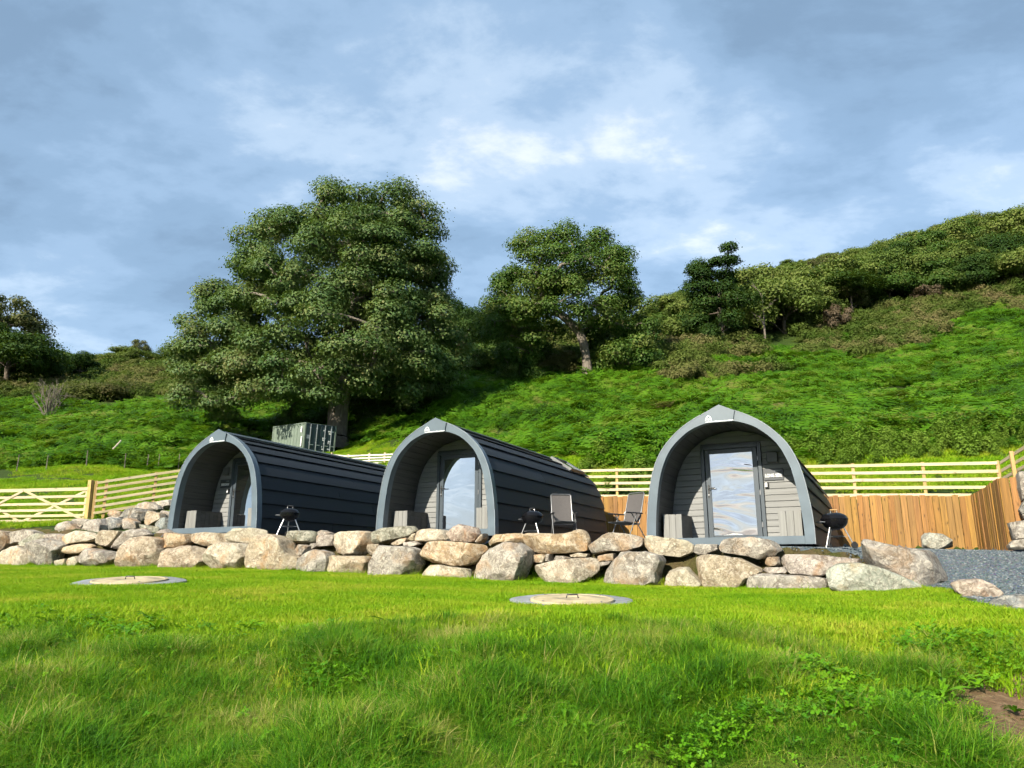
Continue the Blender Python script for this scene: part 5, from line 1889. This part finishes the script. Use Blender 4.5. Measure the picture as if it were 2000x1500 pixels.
# the wood along the ridge
rw_ = np.random.default_rng(5)
for Y, step, p0, p1 in ((89, 95, 1290, 1640), (93, 88, 1290, 1760), (97, 84, 1290, 2080), (101, 80, 1290, 2080), (105, 76, 1290, 2080), (110, 72, 1290, 2080), (115, 68, 1290, 2100), (121, 64, 1290, 2100), (128, 60, 1290, 2100), (136, 58, 1480, 2120)):
    px = p0 + rw_.uniform(0, step)
    while px < p1:
        ytop_line = np.interp(px, [1290, 1480, 1560, 1640, 1720, 1800, 1900, 2000, 2100], [588, 535, 512, 495, 482, 452, 437, 418, 400])
        low = np.interp(px, [1290, 1500, 1600, 1750, 1830, 2000], [86, 88, 89, 93, 96, 96])
        if Y > low:
            k = ['round_a', 'round_b', 'round_c', 'round_b', 'thin', 'dark'][int(rw_.integers(0, 6))]
            if k == 'dark' and Y > 108: k = 'round_a'
            x = P(px, 700, Y).x
            z = gz(x, Y)
            h = rw_.uniform(5.5, 9.0)
            hm = P(px, ytop_line + rw_.uniform(-6, 20), Y).z - z
            h = min(h, max(2.5, hm))
            s = h / H0[k][0]
            where = 'along the lower edge of the ridge wood' if Y < low + 9 else ('in the middle of the ridge wood' if Y < 119 else 'on the skyline of the ridge wood')
            lab = {'thin': 'sparse greyish tree ', 'round_c': 'deep green tree ', 'round_a': 'rounded olive green tree ', 'round_b': 'broad olive green tree ', 'dark': 'dark shady tree '}[k] + where
            place_tree('ridge_tree', *PROTO[k], (x, Y, z - (1.5 if Y < low + 9 else .4)), lab, 'tree', 'trees of the wood along the ridge', rw_.uniform(0, 6.28), (s * rw_.uniform(1.0, 1.35), s * 1.15, s))
        px += step * rw_.uniform(.7, 1.3)
# low trees behind the left skyline
for px in range(60, 900, 52):
    Y = 116 + rw_.uniform(-6, 10)
    x = P(px, 700, Y).x; z = gz(x, Y)
    k = ['round_a', 'olive', 'round_b', 'bush'][int(rw_.integers(0, 4))]
    hm = P(px, 688 + rw_.uniform(-6, 10), Y).z - z
    s = max(1.6, hm) / H0[k][0]
    place_tree('hedge_tree', *PROTO[k], (x, Y, z - .2), 'low olive tree in the scrubby skyline beyond the bracken', 'tree', 'low trees along the skyline', rw_.uniform(0, 6.28), (s * 2.2, s * 1.8, s * 1.05))


# bare grey shrub and a white dead tree
def bare(name, seed, px, Y, top_py, wpx, label, stems, lean, r0):
    rng = np.random.default_rng(seed)
    q = P(px, 700, Y); z = gz(q.x, Y)
    h = P(px, top_py, Y).z - z; w = wpx / F * Y
    mb = MB()

    def stick(a, b, ra, rb, lev):
        bend = Vector(rng.normal(size=3)) * (b - a).length * .07
        m = (a + b) / 2 + bend
        mb.tube([a, m, b], [ra, (ra + rb) / 2, rb], 5, False)
        if lev == 0: return
        for k in range(4):
            t = rng.uniform(.35, .95); s_ = a.lerp(b, t)
            d = ((b - a).normalized() + Vector(rng.normal(size=3)) * .45).normalized()
            stick(s_, s_ + d * (b - a).length * rng.uniform(.25, .45), rb * 1.1, rb * .5, lev - 1)
    for k in range(stems):
        a = 6.28 * k / stems + rng.uniform(-.4, .4); r = w / 2 * rng.uniform(.2, 1.0) * lean
        hh = h * rng.uniform(.65, 1.0) * (1 - .25 * lean * (2 * r / w) ** 2) if stems > 1 else h
        stick(Vector((rng.normal() * .08, rng.normal() * .08, -.2)), Vector((math.cos(a) * r, math.sin(a) * r, hh)), r0, r0 * .4, 2)
    me = mb.mesh('branches', MATS['bark_pale'])
    root = empty(name, (q.x, Y, z), 0, label, 'shrub' if 'shrub' in name else 'tree')
    link(bpy.data.objects.new('branches', me), root)


bare('bare_shrub', 51, 110, 64, 742, 62, 'bare twiggy grey shrub on the bracken slope', 14, 1.0, .05)
bare('dead_tree', 52, 1497, 84, 572, 30, 'slim pale dead tree at the foot of the ridge wood', 1, .2, .13)


# ------------------------------------------------------------------ ground cover
def tuft_arrays(n, rad, h0, h1, w, lean, rng, segs=3, out=.5):
    """one tuft of grass: blades that lean outwards from the middle and every which way"""
    V = []; Fc = []
    for k in range(n):
        t = rng.uniform(0, 6.28); r = rad * math.sqrt(rng.random())
        x, y = math.cos(t) * r, math.sin(t) * r
        h = rng.uniform(h0, h1); a = t + rng.normal() * 1.1 if rng.random() < out else rng.uniform(0, 6.28)
        ln = rng.uniform(.1, 1.0) * lean
        dx, dy = math.cos(a), math.sin(a)
        ww = w * rng.uniform(.7, 1.35); fx, fy = -dy, dx
        tw = rng.uniform(-.8, .8)
        b = len(V)
        for i in range(segs):
            u = i / segs
            o = ln * h * u * u * 1.1; z = h * u * (1 - .30 * ln * u)
            hw = ww * (1 - u * .7) / 2
            ca = math.cos(tw * u); sa = math.sin(tw * u)
            gx_, gy_ = fx * ca - dx * sa, fy * ca - dy * sa
            V += [(x + dx * o - gx_ * hw, y + dy * o - gy_ * hw, z), (x + dx * o + gx_ * hw, y + dy * o + gy_ * hw, z)]
        o = ln * h * 1.1; V.append((x + dx * o, y + dy * o, h * (1 - .30 * ln)))
        for i in range(segs - 1):
            Fc += [(b + 2 * i, b + 2 * i + 1, b + 2 * i + 3), (b + 2 * i, b + 2 * i + 3, b + 2 * i + 2)]
        e = b + 2 * (segs - 1)
        Fc.append((e, e + 1, e + 2))
    return np.array(V), np.array(Fc)


def patch_mesh(name, bases, count, rad, s0, s1, mat, rng, tilt=.12, tint_sd=.22):
    """a round patch of many plants as one small mesh; every plant keeps its own tint"""
    Vs = []; Fs = []; Ts = []; off = 0
    for k in range(count):
        V, Fc = bases[int(rng.integers(0, len(bases)))]
        t = rng.uniform(0, 6.28); r = rad * math.sqrt(rng.random()); a = rng.uniform(0, 6.28); sc = rng.uniform(s0, s1)
        c, s = math.cos(a), math.sin(a)
        x = (V[:, 0] * c - V[:, 1] * s) * sc; y = (V[:, 0] * s + V[:, 1] * c) * sc; z = V[:, 2] * sc
        tx, ty = rng.normal(0, tilt, 2)
        x = x + z * tx; y = y + z * ty
        Vs.append(np.stack([x + math.cos(t) * r, y + math.sin(t) * r, z], 1)); Fs.append(Fc + off); off += len(V)
        Ts.append(np.full(len(V), np.clip(rng.normal(.5, tint_sd), 0, 1)))
    me = np_mesh(name, np.concatenate(Vs), np.concatenate(Fs), MATS[mat])
    at = me.attributes.new('tint', 'FLOAT', 'POINT'); at.data.foreach_set('value', np.concatenate(Ts).astype(np.float32))
    return me


def on_slope(X, Y, rng, amount=1.0, e=.3):
    """turn each piece at random, then lay it on the slope of the ground"""
    gx_ = (ground(X + e, Y) - ground(X - e, Y)) / (2 * e) * amount; gy_ = (ground(X, Y + e) - ground(X, Y - e)) / (2 * e) * amount
    out = np.zeros((len(X), 3))
    for i in range(len(X)):
        q = Vector((0, 0, 1)).rotation_difference(Vector((-gx_[i], -gy_[i], 1)).normalized())
        out[i] = (q.to_matrix() @ Matrix.Rotation(rng.uniform(0, 6.28), 3, 'Z')).to_euler()
    return out


def clover_mesh(name, n, rad, mat, seed, size=.016):
    rng = np.random.default_rng(seed)
    V = []; Fc = []
    for k in range(n):
        t = rng.uniform(0, 6.28); r = rad * math.sqrt(rng.random())
        c = np.array([math.cos(t) * r, math.sin(t) * r, rng.uniform(.035, .085)])
        a0 = rng.uniform(0, 6.28); s = size * rng.uniform(.7, 1.4)
        tilt = rng.normal(size=2) * .35
        for j in range(3):
            a = a0 + j * 2.094
            d = np.array([math.cos(a), math.sin(a), 0]); e = np.array([-d[1], d[0], 0])
            pts = [c, c + d * s * .6 + e * s * .5, c + d * s * 1.15 + e * s * .22, c + d * s * 1.15 - e * s * .22, c + d * s * .6 - e * s * .5]
            b = len(V)
            for p in pts:
                q = p - c
                V.append((p[0], p[1], p[2] + q[0] * tilt[0] + q[1] * tilt[1] + .12 * abs(q @ e)))
            Fc += [(b, b + 1, b + 2), (b, b + 2, b + 3), (b, b + 3, b + 4)]
    return np_mesh(name, V, Fc, MATS[mat])


def weed_mesh(name, n, mat, seed, l=.14, w=.03):
    rng = np.random.default_rng(seed)
    V = []; Fc = []
    for k in range(n):
        a = k * 2.4 + rng.uniform(-.3, .3)
        d = np.array([math.cos(a), math.sin(a), 0]); e = np.array([-d[1], d[0], 0]); ll = l * rng.uniform(.6, 1.2)
        up = rng.uniform(.3, .9)
        b = len(V)
        for i in range(6):
            u = i / 5
            c = d * ll * u + np.array([0, 0, ll * up * (u - .75 * u * u) * 1.6])
            hw = w * (math.sin(math.pi * min(1, u * .92 + .06)) ** .8) * (1 + .25 * (i % 2)) / 2
            V += [tuple(c - e * hw + (0, 0, hw * .3)), tuple(c + (0, 0, 0)), tuple(c + e * hw + (0, 0, hw * .3))]
        for i in range(5):
            q = b + 3 * i
            Fc += [(q, q + 1, q + 4), (q, q + 4, q + 3), (q + 1, q + 2, q + 5), (q + 1, q + 5, q + 4)]
    return np_mesh(name, V, Fc, MATS[mat])


def frond_arrays(n, rng, l=.95):
    """a bracken clump: arching fronds with rows of pinnae that shorten towards the tip"""
    V = []; Fc = []
    for k in range(n):
        a = rng.uniform(0, 6.28); d = np.array([math.cos(a), math.sin(a), 0.]); e = np.array([-d[1], d[0], 0.])
        ll = l * rng.uniform(.7, 1.15); rise = rng.uniform(.45, .95); base = rng.normal(size=3) * .16; base[2] = 0
        m = 8
        pts = []
        for i in range(m + 1):
            u = i / m
            pts.append(base + d * ll * (.12 + u) * u * .95 + np.array([0, 0, ll * rise * (1.7 * u - 1.05 * u * u)]))
        for i in range(2, m + 1):
            u = i / m
            w = ll * .36 * (1 - u) ** .75 + .02
            c = pts[i]; p = pts[i - 1]
            t = (c - p); t /= np.linalg.norm(t)
            for sg in (-1, 1):
                out = e * sg * w + t * w * .35 + np.array([0, 0, -w * .18 + rng.normal() * .02])
                b = len(V)
                wid = t * (.040 + .05 * (1 - u))
                V += [c - wid * .6, c + wid * .6, c + out * .6 + wid * .55, c + out, c + out * .55 - wid * .55]
                Fc += [(b, b + 1, b + 2), (b, b + 2, b + 4), (b + 2, b + 3, b + 4)]
    return np.array(V), np.array(Fc)


def spray_mesh(name, n, mat, seed, h=1.0, w=.9, leaf=.09, bias=.5):
    rng = np.random.default_rng(seed)
    cl = []
    for k in range(7):
        t = rng.uniform(0, 6.28); r = w * .36 * math.sqrt(rng.random())
        cl.append(((math.cos(t) * r, math.sin(t) * r, h * rng.uniform(.25, .72)), (w * .28, w * .28, h * .28), n))
    return leaf_mesh(name, cl, leaf, mat, rng, bias, 1.7, hollow=.3)


def in_drain(x, y, pad=0.0):
    m = np.zeros(len(x), bool)
    for dx, dy, r in DRAINS:
        m |= (x - dx) ** 2 + (y - dy) ** 2 < (r * (.97 + pad)) ** 2
    return m


def fan(n, y0, y1, power, rng, pad=90):
    """random places inside the view, thicker towards the near end when power is below 1"""
    u = rng.random(n)
    Y = (y0 ** power + (y1 ** power - y0 ** power) * u) ** (1 / power)
    px = rng.uniform(-pad, 2000 + pad, n)
    X = (px - 1000) / F * Y * 1.0
    return X, Y, px


rg = np.random.default_rng(77)
# long grass on the bank in front
bs = [tuft_arrays(19, .05, .04, .15, .0043, 1.6, rg) for i in range(8)] + [tuft_arrays(12, .07, .03, .10, .0042, 2.3, rg) for i in range(4)] + [tuft_arrays(13, .03, .10, .21, .0040, 1.3, rg) for i in range(2)]
srcs = [patch_mesh('tuft', bs, 80, .24, .6, 1.2, 'grass_long', rg) for i in range(6)] + [patch_mesh('tuft', bs[8:12], 70, .24, .5, .9, 'grass_long', rg) for i in range(3)] + [patch_mesh('tuft', bs[:8], 34, .13, .9, 1.35, 'grass_long', rg) for i in range(3)]
X, Y, _ = fan(2700, 3.3, 8.5, 1.6, rg, 300)
wob = (fbm(X * .45, Y * .45, 41) - .5) * 4.2
long_k = 1 - sstep(5.2, 7.2, Y + wob * .5)
worn = sstep(.56, .68, fbm(X * .8 + 7, Y * .8, 43))
bare_right = sstep(.05, .35, (X - .62 * Y) + (fbm(X * 2, Y * 2, 44) - .5) * .6) * (Y < 5.2)
keep = (rg.random(len(X)) < (.12 + .88 * long_k) * (1 - .45 * worn) * (1 - .8 * bare_right)) & ~is_gravel(X, Y) & ~is_gravel(X + .25, Y) & ~in_drain(X, Y, .2)
keep &= rg.random(len(X)) > bare_soil(X, Y) * 1.1
X, Y, lk, wn, br = X[keep], Y[keep], long_k[keep], worn[keep], bare_right[keep]
Z = ground(X, Y); n = len(X)
lush = fbm(X * 1.1 + 3, Y * 1.1, 45, 3)
scl = (.50 + .42 * lk) * (.55 + .80 * lush) * rg.uniform(.85, 1.2, n)
kind = np.where((wn > .45) | (lk < .5) | (br > .5), rg.integers(6, 9, n), np.where((lush > .52) & (rg.random(n) < .5), rg.integers(9, 12, n), rg.integers(0, 6, n)))
scatter('long_grass', np.stack([X, Y, Z - .006], 1), on_slope(X, Y, rg), scl, kind, srcs, 'long lush grass on the bank in the foreground', 'grass')

# mown lawn up to the wall
bs = [tuft_arrays(14, .06, .025, .058, .0058, 1.1, rg, 2) for i in range(8)]
srcs = [patch_mesh('sward', bs, 120, .36, .7, 1.35, 'grass_mown', rg) for i in range(6)]
X, Y, _ = fan(4100, 4.6, 21.5, 1.5, rg, 200)
s, d, t, hm = masks(X, Y)
keep = (t < .3) & ~is_gravel(X, Y) & ~is_gravel(X + .3, Y) & ~in_drain(X, Y, .34)
wn = sstep(.58, .74, fbm(X * .7 + 3, Y * .7, 46, 4)) * (Y < 9.5)
keep &= rg.random(len(X)) > .5 * wn
keep &= rg.random(len(X)) > bare_soil(X, Y) * 1.1
X, Y = X[keep], Y[keep]; Z = ground(X, Y); n = len(X)
scl = (.75 + .5 * fbm(X * .6, Y * .6, 47)) * rg.uniform(.85, 1.15, n) * (1 + .25 * sstep(8, 5, Y))
scatter('lawn_grass', np.stack([X, Y, Z - .004], 1), on_slope(X, Y, rg), scl, rg.integers(0, 6, n), srcs, 'short yellow green mown grass of the lawn', 'grass')
# tufts closing up to the drain covers
PX = []
for dx, dy, r in DRAINS:
    a = rg.uniform(0, 6.28, 420); q = r * rg.uniform(.93, 1.42, 420)
    PX.append(np.stack([dx + np.cos(a) * q, dy + np.sin(a) * q], 1))
PX = np.concatenate(PX); n = len(PX); Z = ground(PX[:, 0], PX[:, 1])
srcs = [patch_mesh('edge_tuft', bs, 4, .05, .7, 1.2, 'grass_mown', rg) for i in range(4)]
scatter('drain_edge_grass', np.stack([PX[:, 0], PX[:, 1], Z - .004], 1), np.stack([np.zeros(n), np.zeros(n), rg.uniform(0, 6.28, n)], 1), rg.uniform(.7, 1.3, n), rg.integers(0, 4, n), srcs, 'short grass closing in around the drain covers', 'grass')

# clover and broad leaved weeds, in patches
PX = []; 
for px, Yc, rx, ry, n in ((1570, 4.7, .20, .42, 110), (1590, 4.25, .24, .22, 70), (1890, 4.9, .30, .4, 40), (1790, 5.4, .3, .3, 25), (1380, 4.0, .35, .12, 40), (1740, 4.1, .3, .15, 30), (1480, 4.0, 1.6, .9, 45), (500, 4.6, 2.2, 1.2, 45), (60, 5.0, .4, .5, 70), (700, 5.0, .2, .25, 35), (1820, 5.6, .5, .4, 50), (250, 6.0, .8, .4, 40)):
    cx_ = (px - 1000) / F * Yc
    a = rg.normal(size=(n, 2)) * .5
    PX.append(np.stack([cx_ + a[:, 0] * rx, Yc + a[:, 1] * ry], 1))
PX = np.concatenate(PX)
Z = ground(PX[:, 0], PX[:, 1])
srcs = [clover_mesh('clover', 12, .08, 'clover', 500 + i, .0105) for i in range(5)]
n = len(PX)
scatter('clover_patch', np.stack([PX[:, 0], PX[:, 1], Z + .0], 1), np.stack([rg.normal(0, .2, n) + .1, rg.normal(0, .2, n), rg.uniform(0, 6.28, n)], 1), rg.uniform(.8, 1.5, n), rg.integers(0, 5, n), srcs, 'clover and small round leaved weeds among the bank grass', 'clover')
PX = []
for px, Yc, rx, ry, n in ((90, 6.3, .9, .6, 34), (60, 5.2, .4, .3, 16), (200, 5.6, .5, .4, 14), (690, 5.2, .3, .25, 10), (1120, 4.2, .10, .06, 3), (1500, 4.9, .6, .6, 8), (1000, 5.0, 1.4, .8, 16), (1750, 4.6, .6, .5, 12), (500, 6.2, .9, .4, 10)):
    a = rg.normal(size=(n, 2)) * .5
    PX.append(np.stack([(px - 1000) / F * Yc + a[:, 0] * rx, Yc + a[:, 1] * ry], 1))
PX = np.concatenate(PX); n = len(PX)
Z = ground(PX[:, 0], PX[:, 1])
srcs = [weed_mesh('weed', 8, 'clover', 520 + i, .12, .026) for i in range(4)]
scatter('broadleaf_weeds', np.stack([PX[:, 0], PX[:, 1], Z + .03], 1), np.stack([rg.normal(0, .15, n), rg.normal(0, .15, n), rg.uniform(0, 6.28, n)], 1), rg.uniform(.6, 1.25, n), rg.integers(0, 4, n), srcs, 'dock and dandelion leaves scattered over the grass bank', 'weeds')

# gravel chips on the drive and terrace
X = rg.uniform(-8, 13, 90000); Y = rg.uniform(6.5, 21, 90000)
gpx, gpy = proj(X, Y, ground(X, Y))
keep = is_gravel(X, Y) & (gpx > 1480) & (gpx < 2300) & (rg.random(len(X)) < np.clip(1.4 - Y / 22, .3, 1))
X, Y = X[keep], Y[keep]; Z = ground(X, Y); n = len(X)


def chip(seed):
    rng = np.random.default_rng(seed)
    bm = bmesh.new(); bmesh.ops.create_icosphere(bm, subdivisions=1, radius=1)
    for v in bm.verts: v.co = Vector((v.co.x * rng.uniform(.6, 1.2), v.co.y * rng.uniform(.5, 1.0), v.co.z * rng.uniform(.3, .6)))
    me = bpy.data.meshes.new('chip'); bm.to_mesh(me); bm.free(); me.materials.append(MATS['gravel_chip']); return me


scatter('gravel', np.stack([X, Y, Z + .004], 1), rg.uniform(0, 6.28, (n, 3)) * np.array([.1, .1, 1]), rg.uniform(.010, .030, n), rg.integers(0, 4, n), [chip(i) for i in range(4)], 'blue grey slate chippings on the drive and terrace', 'gravel')

# bracken on the hill
def y_front(px): return np.interp(px, [-100, 330, 420, 520, 560, 640, 700, 800, 900, 1080, 1200, 2100], [40.5, 41, 43, 52, 59, 61, 58, 52, 46, 34, 27.5, 26.5])


def y_top(px): return np.interp(px, [-100, 300, 520, 800, 1148, 1350, 1500, 1600, 1700, 1850, 2000, 2100], [74, 74, 72, 74, 75, 75, 77, 80, 83, 89, 95, 97])


bs = [frond_arrays(9, rg) for i in range(8)]
srcs = [patch_mesh('fern', bs, 16, 1.5, .55, 1.2, 'bracken', rg, .1, .2) for i in range(7)]
X, Y, px = fan(4000, 26, 106, 1.55, rg, 260)
keep = (Y > y_front(px) + .9 + rg.normal(0, .3, len(Y))) & (Y < y_top(px) + rg.normal(0, 2, len(Y)))
thin = fbm(X * .16, Y * .16, 61)
keep &= rg.random(len(X)) < np.where(thin < .30, .5, 1.0)
X, Y, px = X[keep], Y[keep], px[keep]
Z = ground(X, Y); n = len(X)
scl = rg.uniform(.85, 1.2, n) * (.75 + .55 * fbm(X * .22, Y * .22, 62)) * (1 + .2 * sstep(50, 90, Y))
scatter('bracken', np.stack([X, Y, Z - .06], 1), on_slope(X, Y, rg, 1.0, .9), scl, rg.integers(0, 7, n), srcs, 'dense bright green bracken covering the hillside', 'bracken')

# rough pasture between the fence and the bracken
bs = [tuft_arrays(18, .12, .05, .13, .013, 1.0, rg, 2) for i in range(6)]
srcs = [patch_mesh('pasture', bs, 60, .7, .7, 1.4, 'grass_mown', rg) for i in range(5)]
X, Y, px = fan(5800, 17, 62, 1.5, rg, 260)
s, d, t, hm = masks(X, Y)
keep = (hm > .6) & (Y < y_front(px) + 1.5) & (d > -.3) & ((px < 480) | ((px > 540) & (px < 900)) | (px > 1080)) & ~((s < -13.5) & (d < 2.8) & (s > -19.5)) & (rg.random(len(X)) < np.where((px > 1080) & (d < 11.2), .45, 1)) & ~((d > 8) & (d < 10.0))
X, Y, px = X[keep], Y[keep], px[keep]; Z = ground(X, Y); n = len(X)
scatter('pasture_grass', np.stack([X, Y, Z - .01], 1), on_slope(X, Y, rg, 1.0, .6), rg.uniform(.8, 1.3, n), rg.integers(0, 5, n), srcs, 'rough green pasture between the fence and the bracken', 'grass')

# young broom along the foot of the right hand slope
X, Y, px = fan(1000, 25.5, 29.5, 1, rg, 200)
keep = (px > 1130) & (rg.random(len(px)) < np.where(px > 1650, .6, .35)) & (Y < 27.0 + 2.2 * vnoise(px / 90, px * 0, 5))
X, Y = X[keep], Y[keep]; Z = ground(X, Y); n = len(X)
srcs = [spray_mesh('broom', 110, 'broom', 720 + i, 1.25, .75, .06, .9) for i in range(4)]
scatter('broom_scrub', np.stack([X, Y, Z - .1], 1), np.stack([np.zeros(n), np.zeros(n), rg.uniform(0, 6.28, n)], 1), rg.uniform(.4, .95, n), rg.integers(0, 4, n), srcs, 'feathery pale green broom along the foot of the bracken slope', 'scrub')

# brownish gorse and heather along the top of the bracken and below the skyline
PXs = []
X, Y, px = fan(9000, 62, 122, 1.5, rg, 60)
yt = y_top(px)
clump = fbm(X * .10, Y * .10, 71)
right = (px > 1300) & (Y > yt - 13 + 8 * (clump < .5)) & (Y < yt + 9) & (clump > .36)
leftm = (px < 430) & (Y > 76) & (clump > .22)
midm = (px > 780) & (px < 1300) & (Y > 74) & (Y < 96) & (clump > .35)
keep = (right & (rg.random(len(px)) < .75)) | leftm | midm
X, Y = X[keep], Y[keep]; Z = ground(X, Y); n = len(X)
srcs = [spray_mesh('gorse', 230, 'gorse', 740 + i, 1.5, 2.4, .105, .4) for i in range(5)]
scatter('gorse_scrub', np.stack([X, Y, Z - .25], 1), np.stack([rg.normal(0, .1, n), rg.normal(0, .1, n), rg.uniform(0, 6.28, n)], 1), rg.uniform(.55, 1.35, n), rg.integers(0, 5, n), srcs, 'brownish gorse and heather scrub between bracken and wood', 'scrub')

# tufts growing in the joints and at the foot of the boulders
s_ = rg.uniform(-19, 3, 1400); d_ = rg.uniform(-1.75, -1.2, 1400)
X, Y = from_sd(s_, d_); Z = ground(X, Y); n = len(X)
bs = [tuft_arrays(14, .07, .05, .14, .0065, 1.2, rg) for i in range(4)]
srcs = [patch_mesh('joint_tuft', bs, 2, .05, .7, 1.2, 'grass_mown', rg) for i in range(4)]
scatter('wall_foot_grass', np.stack([X, Y, Z - .01], 1), np.stack([rg.normal(0, .2, n), rg.normal(0, .2, n), rg.uniform(0, 6.28, n)], 1), rg.uniform(.5, 1.15, n), rg.integers(0, 4, n), srcs, 'grass tufts in the joints and at the foot of the boulder wall', 'grass')
